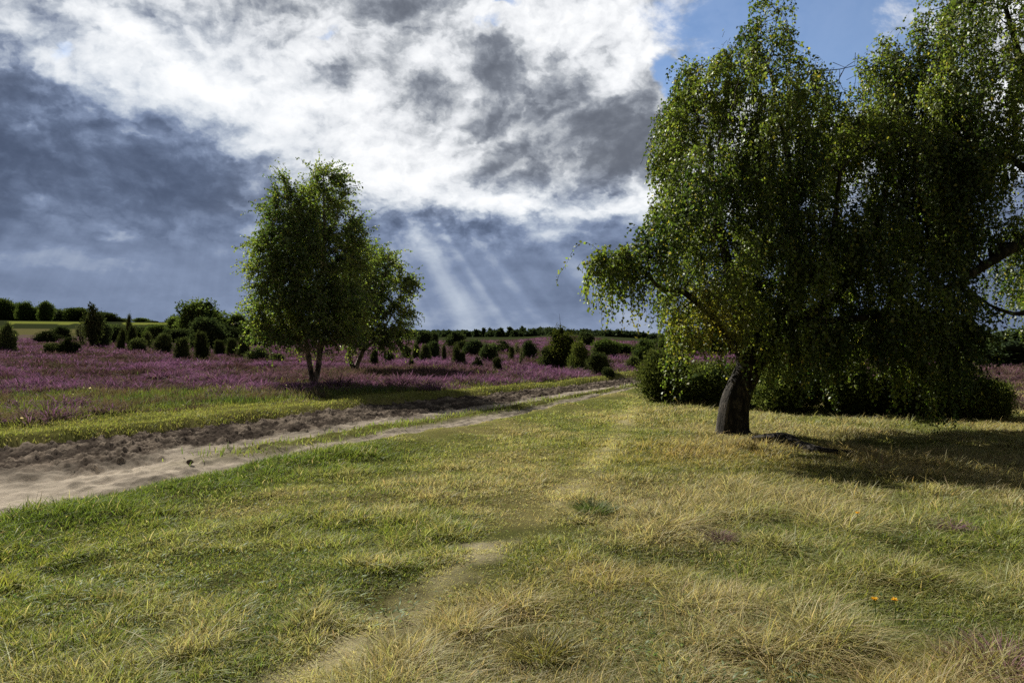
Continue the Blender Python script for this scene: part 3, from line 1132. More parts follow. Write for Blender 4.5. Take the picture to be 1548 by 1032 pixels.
def birch(name, lines, ells, per_m3, label, group, bark, trunk_extra=None, clump=1.0, air=(.26, .34), airscale=1.3, step=.26, kill=.36, rmax=.02, per=3, length=.8, spacing=.05,
          droop=.22, out0=.35, leaf=(.055, .042), cols=None, yellow=None, tip=.006, boost=(), gap=.36, grav=0.0):
    global RNG
    RNG = np.random.default_rng(int(abs(lines[0][0][0]) * 7) + len(label))
    P0, par0, fixed = skeleton(lines, step)
    attr = ellipsoid_points(ells, per_m3, clump, gap)
    P, par = colonize(P0, par0, attr, step, 2.4, kill, 90, grav)
    r = pipe_radii(P, par, tip, 2.5, fixed)
    base = P[0].copy()
    base[2] = gz(base[0], base[1])
    root = empty(name, base)
    tag(root, label, 'tree', group)
    v, q = branch_mesh(P, par, r, 7)
    if trunk_extra:
        for pts, rad, flare in trunk_extra:
            tv, tq = thick_tube([at(*p) for p in pts], rad, flare=flare)
            q = np.concatenate([q, tq + len(v)])
            v = np.concatenate([v, tv])
    # leaves
    crown_c = attr.mean(0)
    lp, ld, ids, n, twig = strands(P, par, r, rmax, per, length, spacing, droop, out0, crown_c, boost)
    hz = (lp[:, 2].min(), np.ptp(lp[:, 2]))

    def airy(p, extra):
        hf = np.clip((p[:, 2] - hz[0]) / hz[1], 0, 1)
        return vn3(p * V(1, 1, .7) * airscale, 44) > air[0] + (air[1] - air[0]) * smooth(.1, .75, hf) + extra
    ta, tb = np.concatenate([t[0] for t in twig]), np.concatenate([t[1] for t in twig])
    tk = airy(tb, -.025)
    w1, wq = twig_tris([(ta[tk], tb[tk])], .0035 if step < .3 else .006)
    q = np.concatenate([q, wq + len(v)])
    v = np.concatenate([v, w1])
    mesh_np('trunk', v - base, *faces_mixed([q]), bark, root, None, True)
    keep = airy(lp, RNG.normal(0, .02, len(lp)))
    lp, ld, ids = lp[keep], ld[keep], ids[keep]
    m = len(lp)
    ax = ld * .45 + RNG.normal(0, .62, (m, 3)) + V(0, 0, -.42)
    ax /= np.linalg.norm(ax, axis=1)[:, None]
    sz = RNG.uniform(.7, 1.25, m)
    lv, lq = leaf_quads(lp + RNG.normal(0, .02, (m, 3)), ax, leaf[0] * sz, leaf[1] * sz)
    g1, g2, g3 = cols
    tone = np.clip(RNG.normal(.36, .18, n)[ids] + RNG.normal(0, .2, m) + 2.6 * (vn3(lp * 1.5, 33) - .5), 0, 1)
    col = lerp(lerp(np.broadcast_to(g1, (m, 3)), g2, tone), g3, (RNG.random(m) < .05).astype(float)) * jit(m, .75, 1.25)
    if yellow:
        for (px, py, d, rad, amt) in yellow:
            c = at(px, py, d)
            f = np.exp(-((lp - c) ** 2).sum(1) / (rad * rad))
            f = np.clip((f * 1.5 + RNG.normal(0, .2, m)) * amt, 0, 1) * (f > .08)
            col = lerp(col, V(.30, .22, .03), f)
    mesh_np('crown', lv - base, *faces_mixed([lq]), M_birch, root, np.repeat(col, 4, 0))
    print('BIRCH', 'nodes', len(P), 'leaves', m)
    return root


LEAF_A = (V(.036, .064, .013), V(.165, .210, .040), V(.28, .26, .05))
LEAF_B = (V(.066, .108, .026), V(.240, .295, .062), V(.24, .25, .05))

D = 13.3
birch('birch_tree',
      [[(1108, 660, D, .24), (1110, 620, D, .19), (1125, 570, D, .18), (1146, 530, D + .1, .18)],
       [(1140, 528, D + .1, .17), (1112, 440, D + .3, .11), (1085, 330, D + .6, .07), (1072, 215, D + .8, .035)],
       [(1140, 528, D + .1, .18), (1182, 466, D + .6, .13), (1205, 370, D + 1.2, .10), (1192, 245, D + 1.5, .06), (1165, 110, D + 1.6, .03)],
       [(1140, 528, D + .1, .16), (1205, 488, D + .4, .12), (1275, 430, D + 1, .10), (1330, 320, D + 1.6, .065), (1350, 190, D + 1.8, .03)],
       [(1128, 545, D, .09), (1085, 488, D - .6, .07), (1035, 441, D - .9, .05), (1000, 436, D - 1.0, .036), (972, 408, D - 1.1, .027), (930, 386, D - 1.2, .016)],
       [(1182, 466, D + .6, .08), (1250, 380, D - .4, .055), (1270, 260, D - .6, .03)],
       [(1205, 488, D + .4, .08), (1300, 480, D - .4, .06), (1390, 470, D - .6, .03)]],
      [(1120, 215, D + .9, 118, 170, 2.0), (1155, 70, D + 1.2, 50, 66, 1.0, 1.3), (1090, 150, D + .8, 50, 60, 1.0, .8), (1055, 290, D + .3, 66, 140, 1.5), (1060, 420, D - .3, 62, 90, 1.5),
       (1080, 462, D - .9, 66, 48, .8), (1180, 380, D + .5, 110, 120, 2.0), (1290, 300, D + 1.2, 110, 180, 2.0), (1290, 450, D + .3, 120, 90, 1.9),
       (1380, 420, D + .6, 80, 110, 1.6), (1385, 250, D + 1.0, 76, 140, 1.8, .8), (1300, 165, D + 1.2, 76, 86, 1.5, .9), (1345, 125, D + 1.2, 50, 60, 1.2, 1.2), (1320, 260, D + .4, 60, 110, 1.2, .9), (1275, 140, D + 1.5, 60, 62, 1.3, 1.4), (1335, 105, D + 1.5, 40, 40, 1.0, 1.6), (1035, 500, D - .7, 44, 34, .6), (1240, 170, D + 1.4, 55, 85, 1.2), (1400, 520, D - .2, 60, 50, 1.2), (1215, 500, D - .6, 62, 36, .9),
       (925, 388, D - 1.2, 36, 13, .5, 9), (960, 402, D - 1.15, 26, 12, .4, 8)],
      38, 'large weeping birch leaning right over its thick dark trunk beside the meadow path', None, M_barkbig,
      trunk_extra=[([(1108, 664, D), (1107, 642, D), (1112, 604, D), (1128, 566, D), (1146, 534, D + .08), (1156, 514, D + .15)], [.33, .285, .25, .235, .22, .16], .42),
                   ([(1133, 545, D + .05), (1165, 497, D + .45), (1190, 440, D + .8), (1203, 380, D + 1.15)], [.20, .15, .125, .10], 0),
                   ([(1128, 550, D), (1120, 500, D + .1), (1112, 440, D + .3)], [.17, .13, .10], 0)],
      per=19, length=.55, spacing=.036, droop=.20, rmax=.03, leaf=(.060, .046), cols=LEAF_A, yellow=[(1075, 488, D - 1.0, .55, .4), (955, 500, D - 1.2, .3, .5)], gap=.44, clump=1.25, air=(.32, .435), airscale=1.62, boost=[(940, 395, D - 1.2, .85, 2.4)])

D2 = 13.8
birch('birch_tree',
      [[(1660, 645, D2, .30), (1655, 560, D2, .24), (1640, 480, D2, .22), (1618, 400, D2, .18), (1605, 300, D2 + .3, .14), (1560, 150, D2 + .6, .08), (1520, 10, D2 + .8, .04)],
       [(1618, 400, D2, .14), (1570, 362, D2 - .3, .115), (1530, 374, D2 - .6, .10), (1490, 400, D2 - .9, .075), (1440, 430, D2 - 1.0, .05), (1395, 441, D2 - 1.1, .02)],
       [(1640, 480, D2, .08), (1580, 462, D2 - .5, .05), (1540, 474, D2 - .7, .04), (1500, 462, D2 - .8, .025), (1478, 446, D2 - .8, .015)],
       [(1605, 300, D2 + .3, .09), (1530, 240, D2, .06), (1450, 190, D2 + .2, .04), (1420, 90, D2 + .3, .02)]],
      [(1450, 130, D2 + .3, 78, 150, 1.8), (1470, 10, D2 + .5, 70, 110, 1.6), (1540, 120, D2 + .5, 100, 210, 2.2), (1430, 300, D2, 60, 120, 1.5), (1405, 100, D2 + .3, 46, 80, 1.2, .8), (1385, 200, D2 + .2, 50, 100, 1.4, .8),
       (1470, 340, D2 - .6, 60, 60, 1.0), (1640, 250, D2 + .5, 130, 260, 2.4), (1430, 445, D2 - 1.0, 50, 40, .8), (1520, 462, D2 - .8, 40, 12, .4)],
      30, 'birch at the right edge with high crown and thick limb reaching in', None, M_barkbig,
      per=15, length=.48, spacing=.036, droop=.17, rmax=.03, leaf=(.060, .046), cols=LEAF_A, gap=.44, clump=1.2, air=(.32, .44), airscale=1.5)

D3 = 27.0
birch('birch_tree',
      [[(474, 581, D3, .13), (470, 560, D3, .10), (464, 525, D3, .09), (455, 470, D3, .075), (440, 380, D3 + .2, .05), (432, 290, D3 + .2, .02)],
       [(474, 580, D3, .13), (480, 560, D3 - .05, .11), (484, 525, D3, .10), (486, 450, D3, .085), (490, 360, D3, .055), (489, 262, D3, .02)],
       [(484, 530, D3, .08), (505, 470, D3 + .3, .05), (525, 410, D3 + .4, .02)],
       [(466, 535, D3, .07), (430, 490, D3 - .3, .045), (405, 440, D3 - .4, .02)]],
      [(468, 400, D3, 80, 120, 2.2), (428, 430, D3, 42, 92, 1.6), (510, 420, D3 + .3, 46, 92, 1.7), (489, 290, D3, 30, 40, 1.0, 1.3), (434, 310, D3, 20, 46, .8, 1.3), (462, 340, D3, 40, 50, 1.2, .9), (470, 490, D3, 75, 36, 1.8), (405, 480, D3 - .2, 22, 46, .8)],
      26, 'tall birch with two slender stems standing in the heather left of the track', 'pair of birches on the heath', M_barkpale,
      step=.30, kill=.40, gap=.27, per=23, length=.50, spacing=.05, droop=.035, out0=.5, leaf=(.085, .062), cols=LEAF_B, rmax=.024, grav=.12)
D4 = 36.0
birch('birch_tree',
      [[(536, 558, D4, .14), (530, 545, D4, .11), (528, 525, D4, .10), (540, 470, D4, .07), (550, 400, D4, .03)],
       [(538, 558, D4, .14), (542, 545, D4, .11), (552, 520, D4, .10), (575, 450, D4, .07), (588, 385, D4, .03)],
       [(548, 530, D4, .08), (578, 500, D4 + .4, .05), (604, 450, D4 + .4, .02)]],
      [(575, 440, D4, 36, 68, 2.0), (603, 458, D4, 15, 55, 1.2), (545, 455, D4, 38, 70, 2.0), (588, 390, D4, 16, 24, .8, 1.3), (575, 500, D4, 40, 22, 1.4), (614, 490, D4, 8, 18, .6)],
      18, 'smaller birch half hidden to the right of the tall two stemmed birch', 'pair of birches on the heath', M_barkpale,
      step=.34, kill=.46, gap=.27, per=23, length=.55, spacing=.056, droop=.045, out0=.5, leaf=(.105, .078), cols=LEAF_B, rmax=.03, grav=.10)


# ------------------------------------------------------------------ bushes and far trees (unit size: 1 wide, 1 high)
def lumpy(n_lobes, shape, seed):
    rs = np.random.default_rng(seed)
    lobes = []
    for k in range(n_lobes):
        h = rs.uniform(.12, .92)
        w = shape(h)
        a = rs.uniform(0, 2 * math.pi)
        q = w * rs.uniform(.15, .75)
        rad = max(.06, w * rs.uniform(.38, .62))
        lobes.append((np.array([math.cos(a) * q, math.sin(a) * q, h]), rad))
    return lobes


SHAPES = {
    'column': lambda h: .46 * (min(1, h / .10) ** .5) * (1 - h ** 3.0) ** .8 + .02,
    'cone': lambda h: .50 * (1 - h) ** .75 * min(1, (h + .10) / .16) + .02,
    'round': lambda h: .50 * max(0.02, 1 - ((h - .42) / .60) ** 2) ** .5,
    'low': lambda h: .50 * max(0.02, 1 - (max(h - .2, 0) / .82) ** 2) ** .6,
    'oak': lambda h: .50 * max(0.02, 1 - ((h - .55) / .47) ** 2) ** .5,
    'pine': lambda h: .5 * (0.16 + .8 * max(0, math.sin(h * 3.1) ** 2) * (.4 + .6 * abs(math.sin(h * 13)))) * (1.05 - .55 * h),
    'wide': lambda h: .50 * max(0.02, 1 - (abs(h - .45) / .58) ** 2.6) ** .5,
}


def proto_tree(name, cat, shape, n_leaf, leaf, cols, mat, lobes=34, seed=1, upright=.0, trunk_h=.25, trunk_r=.03, core=.5, low=0.0, twigs=0):
    rs = np.random.default_rng(seed)
    sh = SHAPES[shape]
    L = lumpy(lobes, sh, seed)
    C0 = np.array([l[0] for l in L])
    R0 = np.array([l[1] for l in L])
    prob = R0 ** 2 / (R0 ** 2).sum()
    k = rs.choice(len(L), n_leaf, p=prob)
    v = rs.normal(size=(n_leaf, 3))
    v /= np.linalg.norm(v, axis=1)[:, None]
    q = rs.uniform(.55, 1.06, n_leaf) ** .7 * np.where(rs.random(n_leaf) < .16, rs.uniform(1, 1.45, n_leaf), 1)
    zz = np.where(shape in ('column', 'cone'), 1.5, 1.0)
    p = C0[k] + v * (R0[k] * q)[:, None] * np.array([1, 1, float(zz)])
    p[:, 2] = np.clip(p[:, 2], low + .005, None)
    ax = v * .6 + rs.normal(0, .55, (n_leaf, 3)) + V(0, 0, upright)
    ax /= np.linalg.norm(ax, axis=1)[:, None]
    global RNG
    sz = rs.uniform(.6, 1.4, n_leaf)
    lv, lq = leaf_quads(p, ax, leaf[0] * sz, leaf[1] * sz)
    tone = np.clip(rs.normal(.4, .2, len(L))[k] + rs.normal(0, .22, n_leaf), 0, 1)
    col = lerp(np.broadcast_to(cols[0], (n_leaf, 3)), cols[1], tone) * rs.uniform(.7, 1.3, (n_leaf, 1))
    tint = np.repeat(col, 4, 0)
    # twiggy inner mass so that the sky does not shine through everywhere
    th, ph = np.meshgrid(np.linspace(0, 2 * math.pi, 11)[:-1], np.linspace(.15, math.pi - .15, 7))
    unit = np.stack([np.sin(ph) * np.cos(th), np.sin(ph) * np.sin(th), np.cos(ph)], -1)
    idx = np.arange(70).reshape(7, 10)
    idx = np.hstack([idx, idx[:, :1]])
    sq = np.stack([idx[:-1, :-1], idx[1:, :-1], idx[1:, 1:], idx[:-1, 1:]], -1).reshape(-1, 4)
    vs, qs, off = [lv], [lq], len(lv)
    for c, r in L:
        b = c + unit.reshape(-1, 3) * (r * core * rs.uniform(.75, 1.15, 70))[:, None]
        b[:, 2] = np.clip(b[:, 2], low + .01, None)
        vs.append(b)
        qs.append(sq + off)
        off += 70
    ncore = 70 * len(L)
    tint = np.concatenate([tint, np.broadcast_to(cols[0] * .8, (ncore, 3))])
    root = empty(name, (0, 0, 0))
    root['category'] = cat
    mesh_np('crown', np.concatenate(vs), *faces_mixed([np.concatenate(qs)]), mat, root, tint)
    # trunk with a few limbs
    N = [np.array([0, 0, -.03]), np.array([.01, 0, trunk_h * .5]), np.array([-.01, .01, trunk_h]), np.array([.01, 0, min(.85, trunk_h * 2.2)])]
    par, rad = [-1, 0, 1, 2], [trunk_r * 1.2, trunk_r, trunk_r * .8, trunk_r * .3]
    for j in rs.choice(len(L), min(9, len(L)), replace=False):
        b = 1 + int(rs.integers(0, 3))
        N.append(C0[j] * .5 + N[b] * .5 + rs.normal(0, .02, 3))
        par.append(b)
        rad.append(trunk_r * .4)
        N.append(C0[j])
        par.append(len(N) - 2)
        rad.append(trunk_r * .15)
    for j in range(twigs):
        c = C0[rs.integers(0, len(L))]
        d = c - np.array([0, 0, .35])
        d = d / (np.linalg.norm(d) + 1e-6)
        N.append(c)
        par.append(2)
        rad.append(trunk_r * .2)
        N.append(c + d * .34 + rs.normal(0, .04, 3))
        par.append(len(N) - 2)
        rad.append(trunk_r * .07)
    tv, tq = branch_mesh(np.array(N), np.array(par), np.array(rad), 6)
    mesh_np('trunk', tv, *faces_mixed([tq]), M_bark, root, None, True)
    return root


JUN = (V(.026, .038, .018), V(.115, .135, .052))
JUNL = (V(.034, .050, .018), V(.17, .195, .055))
OAK = (V(.032, .052, .018), V(.105, .14, .04))
OAKD = (V(.026, .040, .020), V(.072, .094, .040))
PROTO = {
    'column': [proto_tree('juniper', 'juniper', 'column', 5200, (.085, .026), JUN, M_needle, 30, s, .5, .08, .05) for s in (1, 2)],
    'cone': [proto_tree('juniper', 'juniper', 'cone', 5200, (.085, .026), JUN, M_needle, 34, s, .4, .10, .04) for s in (3,)],
    'round': [proto_tree('juniper_bush', 'bush', 'round', 5600, (.085, .028), JUN, M_needle, 34, s, .35, .08, .05) for s in (5, 6, 7)],
    'low': [proto_tree('low_bush', 'bush', 'low', 4200, (.04, .024), JUN, M_needle, 30, s, .3, .1, .04) for s in (8, 9)],
    'oak': [proto_tree('broadleaf_tree', 'tree', 'oak', 9000, (.055, .040), OAK, M_broad, 46, s, .1, .28, .03, .55) for s in (10, 11, 12)],
    'darktree': [proto_tree('broadleaf_tree', 'tree', 'wide', 7000, (.058, .042), OAKD, M_broad, 40, s, .1, .2, .03, .55) for s in (13, 14, 15)],
    'pine': [proto_tree('scots_pine', 'tree', 'pine', 3600, (.06, .026), JUN, M_needle, 60, 16, .3, .4, .045, .4)],
    'hedge': [proto_tree('juniper_bush', 'bush', shp, 17000, (.052, .018), JUNL, M_needle, 60, s, .4, .12, .04, .45) for s, shp in ((17, 'cone'), (18, 'round'), (19, 'wide'))],
    'thorn': [proto_tree('thorn_bush', 'bush', 'wide', 7500, (.038, .026), (V(.035, .05, .014), V(.12, .13, .03)), M_broad, 36, 20, .2, .2, .035, .45, 0, 16)],
    'pale': [proto_tree('birch_sapling', 'tree', 'column', 1800, (.05, .03), (V(.06, .07, .04), V(.14, .15, .08)), M_broad, 18, 21, .2, .2, .05, .3)],
}
USED = {k: 0 for k in PROTO}
NEXT = {k: 0 for k in PROTO}


def plant(kind, px, base, top, w, label, group=None, depth=None, name=None, sink=.03):
    X, Y = spot(px, base, .30 if group == GJ else 0.0) if depth is None else ((px - 774.0) / F * depth, depth)
    prs = PROTO[kind]
    i = NEXT[kind] % len(prs)
    NEXT[kind] += 1
    if NEXT[kind] <= len(prs):
        o = prs[i]
    else:
        o = copy_tree(prs[i])
    if name:
        o.name = name
    z = gz(X, Y)
    wm = w * Y / F * random.uniform(.82, 1.15)
    topz = CZ + (HOR - top) / F * Y
    hm = max(topz - z, .4)
    o.location = (X, Y, z - sink * hm)
    wd = wm * random.uniform(.9, 1.1)
    o.scale = (wm, wd, hm * (1 + sink))
    o.rotation_euler = (random.uniform(-.07, .07), random.uniform(-.07, .07), random.uniform(0, 6.28))
    if 'label' in o:
        del o['label']
    if 'group' in o:
        del o['group']
    tag(o, label, None, group)
    return o


GJ = 'junipers scattered over the heath'
GW = 'trees of the wooded hill'
# -- left side, heath edge
plant('cone', 8, 524, 487, 42, 'dark cone shaped juniper at the left edge of the heather', GJ)
plant('low', 70, 513, 498, 46, 'low spreading dark bush below the lit field strip', GJ)
plant('low', 78, 528, 516, 40, 'flat topped low bush at the near edge of the left bush group', GJ)
plant('low', 103, 528, 507, 40, 'dark low bush directly left of the ragged pine', GJ)
plant('pine', 140, 523, 456, 44, 'ragged dark pine rising above the left bushes with a spindly top')
plant('darktree', 152, 522, 487, 34, 'grey green scrub tree hugging the right side of the ragged pine')
plant('pale', 122, 521, 489, 20, 'pale thin sapling just left of the ragged pine')
plant('column', 194, 516, 476, 11, 'tallest narrow juniper spire between the pine and the big oak', GJ)
plant('column', 183, 524, 495, 15, 'short dark juniper left of the narrow spire', GJ)
plant('column', 198, 524, 492, 16, 'short dark juniper at the foot of the narrow spire', GJ)
plant('low', 208, 525, 509, 26, 'low bush just right of the narrow spire', GJ)
plant('column', 224, 521, 501, 15, 'small upright juniper in front of a bright field patch', GJ)
plant('round', 248, 527, 504, 26, 'dark round juniper left of the two rim lit bushes', GJ)
plant('round', 276, 535, 511, 27, 'left one of two rim lit round junipers below the oak', GJ)
plant('round', 304, 537, 502, 27, 'right and taller one of two rim lit round junipers below the oak', GJ)
plant('darktree', 311, 527, 481, 56, 'dark dome shaped tree in front of the big oak')
plant('oak', 302, 516, 457, 84, 'big broad oak with rounded crown left of the tall birch')
plant('oak', 262, 512, 477, 24, 'small loose tree at the left foot of the big oak')
plant('oak', 356, 516, 475, 32, 'mid sized tree between the big oak and the tall birch')
plant('round', 349, 532, 511, 20, 'round bush below the mid sized tree', GJ)
plant('round', 368, 533, 512, 24, 'round bush touching the left side of the tall birch crown', GJ)
plant('low', 388, 537, 523, 48, 'low wide bush under the left side of the tall birch', GJ)
plant('low', 420, 541, 533, 24, 'smallest low bush left of the birch stems', GJ)
plant('round', 332, 530, 514, 22, 'dim round bush right of the rim lit pair', GJ)
plant('darktree', 400, 523, 492, 46, 'dark tree behind the lower left of the tall birch crown')
plant('darktree', 440, 522, 497, 44, 'dark tree behind the stems of the tall birch')
for kd, px, b, t, w, lab in (('darktree', 92, 511, 493, 34, 'dark scrub left of the pine under the hill wood'), ('darktree', 168, 516, 491, 40, 'dark scrub tree between ragged pine and juniper spire'),
                             ('darktree', 216, 515, 493, 36, 'dark scrub tree right behind the juniper spire'), ('oak', 238, 516, 491, 38, 'dull green tree below the skyline dip'),
                             ('darktree', 334, 522, 490, 48, 'dark shrubby tree at the right foot of the big oak'), ('oak', 378, 521, 485, 38, 'bushy tree right of the mid sized tree by the tall birch'),
                             ('darktree', 266, 519, 497, 40, 'dark shrubby tree at the left foot of the big oak')):
    plant(kd, px, b, t, w, lab, 'scrub trees at the far edge of the heather')
# -- wooded hill at the left
hill = [('oak', 4, 506, 452, 34, 'lit tree at the left frame edge on the hill'), ('darktree', 24, 506, 459, 30, 'dark tree right beside the edge tree on the hill'),
        ('oak', 40, 493, 457, 28, 'round crown above the left end of the field strip'), ('darktree', 62, 490, 464, 44, 'broad grey green crown behind the field strip'),
        ('oak', 68, 488, 456, 26, 'highest crown of the hill wood left of the pine'), ('darktree', 92, 491, 467, 30, 'dark crown at the middle of the field strip'),
        ('oak', 116, 494, 465, 34, 'rounded tree behind and left of the ragged pine'), ('darktree', 160, 500, 472, 40, 'low dark crown behind and right of the ragged pine'),
        ('darktree', 178, 504, 480, 28, 'dim crown left of the juniper spire on the skyline'), ('oak', 214, 506, 480, 26, 'crown on the skyline right of the juniper spire'),
        ('darktree', 230, 508, 484, 22, 'last low crown before the skyline dips'), ('darktree', 250, 510, 492, 34, 'low blue green crown in the skyline dip')]
for kd, px, b, t, w, lab in hill:
    plant(kd, px, b, t, w, lab, GW, depth=random.uniform(186, 206))
# -- middle of the heath
mid = [('low', 588, 537, 528, 20, 'low bush at the right foot of the smaller birch'), ('round', 566, 546, 528, 15, 'single juniper right of the smaller birch stems'),
       ('low', 614, 536, 520, 22, 'leftmost of four round junipers right of the birches'), ('round', 630, 539, 520, 13, 'slim second juniper of the four right of the birches'),
       ('round', 643, 541, 521, 16, 'darkest egg shaped juniper of the four right of the birches'), ('darktree', 655, 535, 516, 24, 'rearmost and rightmost of the four junipers right of the birches'),
       ('column', 672, 537, 521, 8, 'thin single juniper standing between the four and the blocky one'), ('column', 691, 545, 522, 17, 'blocky flat topped juniper in the middle of the heather'),
       ('round', 699, 545, 531, 12, 'short juniper leaning against the blocky one'), ('low', 722, 550, 537, 20, 'low dark bush right of the blocky juniper'),
       ('darktree', 738, 541, 519, 30, 'broad dark juniper above two low bushes'), ('low', 752, 550, 538, 21, 'low lit bush below the broad juniper'),
       ('darktree', 718, 531, 514, 30, 'round bush behind the blocky juniper'), ('round', 772, 538, 524, 11, 'small round juniper right of the broad one'),
       ('pale', 781, 530, 516, 12, 'distant round bush above the small round juniper'), ('pale', 788, 546, 524, 9, 'thin grey sapling alone in the heather'),
       ('darktree', 800, 537, 515, 24, 'dim round bush left of the thorn thicket'), ('low', 622, 545, 539, 14, 'tiny dark shrub in front of the four junipers'),
       ('darktree', 640, 519, 500, 22, 'dark tree on the skyline right of the smaller birch'), ('darktree', 656, 518, 502, 16, 'second skyline tree right of the smaller birch'),
       ('darktree', 690, 521, 501, 26, 'domed tree on the skyline above the blocky juniper'), ('low', 705, 527, 513, 40, 'dark scrub belt under the domed skyline tree'),
       ('low', 760, 527, 513, 40, 'dark scrub belt on the crest above the broad juniper')]
for kd, px, b, t, w, lab in mid:
    plant('round' if kd == 'wide' else kd, px, b, t, w, lab, GJ)
# -- thicket right of the middle
GT = 'thicket beside the far end of the track'
plant('thorn', 852, 556, 492, 62, 'yellow green thorn tree with bare twigs above the thicket', GT)
plant('round', 834, 556, 524, 44, 'dark juniper at the left end of the thicket', GT)
plant('hedge', 878, 562, 512, 50, 'tall green juniper right of the thorn tree', GT)
plant('round', 906, 567, 533, 46, 'darkest bush at the right front of the thicket', GT)
plant('low', 918, 570, 553, 26, 'low leafy shrub at the right tip of the thicket', GT)
plant('darktree', 886, 521, 502, 30, 'dark domed tree peeping over the thicket', GT)
plant('oak', 916, 540, 513, 40, 'blue green tree behind the right end of the thicket', GT)
plant('oak', 940, 536, 519, 36, 'low far tree between thicket and hanging birch branch', GT)
plant('round', 957, 559, 539, 26, 'dark round bush below the hanging birch branch', GT)
plant('oak', 975, 553, 514, 42, 'mid green tree right of the hanging birch branch', GT)
# -- juniper belt behind the big birch
GH = 'juniper belt behind the large birch'
belt = [(1000, 606, 532, 96, 20.3, 'feathery lit juniper at the left end of the belt by the track'), (1058, 612, 548, 96, 19.6, 'second juniper of the belt left of the thick trunk'),
        (1118, 618, 540, 110, 19.0, 'juniper directly behind the thick birch trunk'), (1192, 625, 528, 120, 18.0, 'juniper right behind the trunk under the leaning limb'),
        (1275, 630, 534, 130, 17.3, 'broad juniper at the middle of the belt'), (1362, 634, 540, 130, 16.8, 'dark juniper right of the middle of the belt'),
        (1445, 637, 548, 120, 16.4, 'juniper before the last at the right of the belt'), (1500, 640, 574, 66, 16.0, 'low sprawling juniper at the right end of the belt')]
for px, b, t, w, dp, lab in belt:
    plant('hedge', px, b, t, w, lab, GH, depth=dp)
plant('darktree', 1535, 560, 500, 130, 'dark tree group member far behind the right edge', None, depth=48)
plant('oak', 1440, 560, 490, 120, 'far tree showing through gaps right of the large birch', None, depth=60)
plant('darktree', 1330, 545, 470, 130, 'far dark tree behind the belt, right of the large trunk', None, depth=70)
plant('oak', 1220, 545, 480, 120, 'far tree hidden behind the middle of the large birch', None, depth=75)
plant('darktree', 1110, 545, 488, 110, 'far dark tree behind the large birch trunk', None, depth=80)
plant('oak', 1030, 548, 500, 80, 'far tree left behind the large birch above the track end', None, depth=70)


# ------------------------------------------------------------------ far-off wood that reads as one mass
def far_wood():
    vs, qs, ts, off = [], [], [], 0
    rs = np.random.default_rng(50)
    for k in range(260):
        px = rs.uniform(560, 1000) if k < 190 else rs.uniform(-60, 560)
        d = rs.uniform(225, 300)
        x, y = (px - 774) / F * d, d
        z = gz(x, y)
        spr = 715 < px < 832 and rs.random() < .8
        top = np.interp(px, [-60, 60, 150, 250, 400, 600, 700, 760, 830, 880, 960, 1000], [478, 482, 488, 503, 500, 508, 506, 503, 499, 504, 512, 513]) + rs.uniform(-1, 6) + 8 * (vnoise(np.array([px * .03]), np.array([.5]), 3)[0] - .5)
        if spr:
            top -= rs.uniform(0, 6.0)
        h = max(1.5, CZ + (HOR - top) / F * d - z)
        w = h * (.20 if spr else rs.uniform(.4, .6)) + (.5 if spr else 1.6)
        n = 220
        t = rs.random(n)
        if spr:
            rr = w * (1 - t) ** .9 + .1
        else:
            rr = w * np.sqrt(np.maximum(.03, 1 - ((t - .45) / .58) ** 2))
        a = rs.uniform(0, 6.28, n)
        c = np.stack([x + np.cos(a) * rr * rs.uniform(.4, 1, n), y + np.sin(a) * rr * rs.uniform(.4, 1, n), z + t * h], -1)
        ax = rs.normal(size=(n, 3)) + V(0, 0, .3)
        ax /= np.linalg.norm(ax, axis=1)[:, None]
        v, q = leaf_quads(c, ax, rs.uniform(.7, 1.5, n), rs.uniform(.5, 1.1, n))
        col = lerp(np.broadcast_to(V(.018, .028, .018), (n, 3)), V(.035, .048, .026), rs.random(n))
        vs.append(v)
        qs.append(q + off)
        off += len(v)
        ts.append(np.repeat(col, 4, 0))
    o = mesh_np('distant_forest', np.concatenate(vs), *faces_mixed([np.concatenate(qs)]), M_needle, None, np.concatenate(ts))
    tag(o, 'dark far off wood of spruce tops along the skyline', 'forest', None, 'stuff')


far_wood()


# ------------------------------------------------------------------ small things on the ground
def lump(name, loc, size, mat, label, cat, seed, n=(24, 16), rough=.35, tint=None, parent=None, freq=2.0):
    th, ph = np.meshgrid(np.linspace(0, 2 * math.pi, n[0] + 1)[:-1], np.linspace(.02, math.pi - .02, n[1]))
    u = np.stack([np.sin(ph) * np.cos(th), np.sin(ph) * np.sin(th), np.cos(ph)], -1)
    k = 1 + rough * 2 * (fbm(u[..., 0] * freq + seed, u[..., 1] * freq + u[..., 2] * freq * 1.3, seed, 4, .6) - .5)
    P = u * k[..., None] * np.array(size)
    idx = np.arange(P.shape[0] * P.shape[1]).reshape(P.shape[:2])
    idx = np.hstack([idx, idx[:, :1]])
    q = np.stack([idx[:-1, :-1], idx[1:, :-1], idx[1:, 1:], idx[:-1, 1:]], -1).reshape(-1, 4)
    o = mesh_np(name, P.reshape(-1, 3), *faces_mixed([q]), mat, parent, tint if tint is None else np.broadcast_to(tint, (P.shape[0] * P.shape[1], 3)), True)
    o.location = loc
    return tag(o, label, cat)


X, Y = spot(287, 695)
lump('dirt_clod', (X, Y, height(np.array([X]), np.array([Y]))[0] - .02), (.042, .04, .035), M_road, 'dark lump of earth lying alone on the pale sand track', 'clod', 5, tint=DIRT * 1.2)

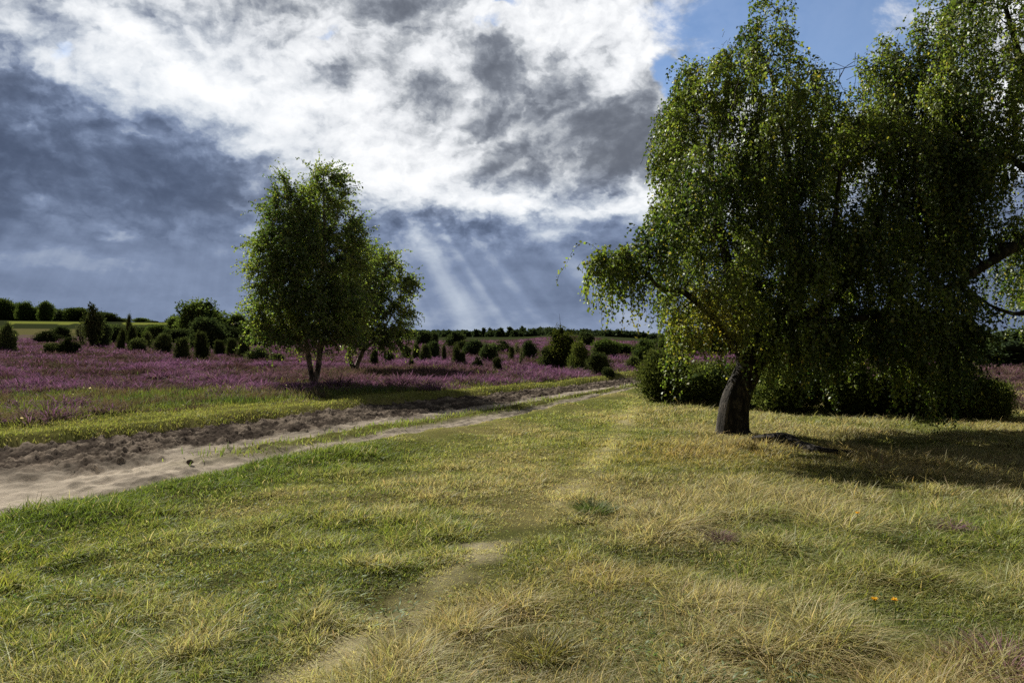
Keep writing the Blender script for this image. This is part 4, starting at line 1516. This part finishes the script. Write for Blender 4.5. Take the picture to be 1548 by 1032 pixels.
# old fallen bough beside the trunk
pts = [at(1138, 668, 12.4), at(1160, 670, 12.2), at(1190, 671, 11.9), at(1215, 678, 11.5), at(1245, 689, 11.0), at(1290, 694, 10.75)]
for p in pts:
    p[2] = gz(p[0], p[1]) + .035
pts[1][2] += .04
pts[2][2] += .05
base = pts[0].copy()
v, q = thick_tube([p - base for p in pts], [.04, .075, .085, .07, .05, .03], 18, .45, 12)
fb = mesh_np('fallen_bough', v, *faces_mixed([q]), M_dead, None, None, True)
fb.location = base
tag(fb, 'dark gnarled fallen bough lying in the grass right of the thick trunk', 'bough')


def tussock(px, py, h, rad, n, c0, c1, name, label, cat, group=None, width=.006):
    X, Y = spot(px, py)
    a, q = RNG.uniform(0, 6.28, n), np.sqrt(RNG.random(n))
    bx, by = X + np.cos(a) * q * rad * .45, Y + np.sin(a) * q * rad * .45
    z = ground_z(bx, by) - .01
    hh = h * RNG.uniform(.6, 1.1, n)
    jj = jit(n)
    v, t, p = blades('t', bx, by, z, hh, np.full(n, width), a + RNG.normal(0, .4, n), .3 + q * 1.1, np.broadcast_to(c0, (n, 3)) * jj, np.broadcast_to(c1, (n, 3)) * jj, M_grass, 3)
    o = mesh_np(name, v - np.array([X, Y, gz(X, Y)]), *faces_mixed(p), M_grass if 'heather' not in name else M_heather, None, t, True)
    o.location = (X, Y, gz(X, Y))
    return tag(o, label, cat, group)


tussock(898, 775, .17, .34, 420, V(.04, .06, .018), V(.09, .125, .035), 'grass_tussock', 'dark green tussock right of the bare footpath patch', 'tussock')
tussock(820, 985, .14, .34, 420, V(.06, .065, .018), V(.20, .18, .055), 'grass_tussock', 'olive brown tussock at the bottom edge right of the footpath', 'tussock')
tussock(1440, 803, .15, .2, 200, V(.06, .04, .03), V(.24, .13, .22), 'heather_plant', 'small mauve heather plant alone in the straw grass', 'heather', 'heather plants in the meadow')
tussock(1520, 1020, .2, .36, 420, V(.07, .05, .035), V(.24, .14, .16), 'heather_plant', 'larger faded heather plant in the bottom right corner', 'heather', 'heather plants in the meadow')
tussock(1090, 823, .12, .2, 180, V(.06, .045, .03), V(.18, .11, .14), 'heather_plant', 'brownish heather sprig among straw grass below the birch', 'heather', 'heather plants in the meadow')


def wild_flower(px, py, label):
    X, Y = spot(px, py)
    z = gz(X, Y)
    root = empty('wild_flower', (X, Y, z))
    tag(root, label, 'flower', 'yellow flowers in the meadow')
    h = .17
    P = np.array([[0, 0, 0], [.008, 0, h * .5], [.004, .006, h]])
    v, q = branch_mesh(P, np.array([-1, 0, 1]), np.array([.003, .0026, .0022]), 5)
    mesh_np('stem', v, *faces_mixed([q]), M_grass, root, np.broadcast_to(GREEN, (len(v), 3)), True)
    n = 26
    a = RNG.uniform(0, 6.28, n)
    ax = np.stack([np.cos(a), np.sin(a), RNG.uniform(.0, .9, n)], -1)
    ax /= np.linalg.norm(ax, axis=1)[:, None]
    v, q = leaf_quads(np.broadcast_to(P[2], (n, 3)).copy(), ax, np.full(n, .022), np.full(n, .009))
    mesh_np('flower_head', v, *faces_mixed([q]), M_grass, root, np.broadcast_to(V(.62, .36, .02), (len(v), 3)))


wild_flower(1296, 812, 'single yellow flower in the straw grass below the birch shadow')
wild_flower(1322, 955, 'left one of two yellow flowers low in the right meadow')
wild_flower(1352, 955, 'right one of two yellow flowers low in the right meadow')
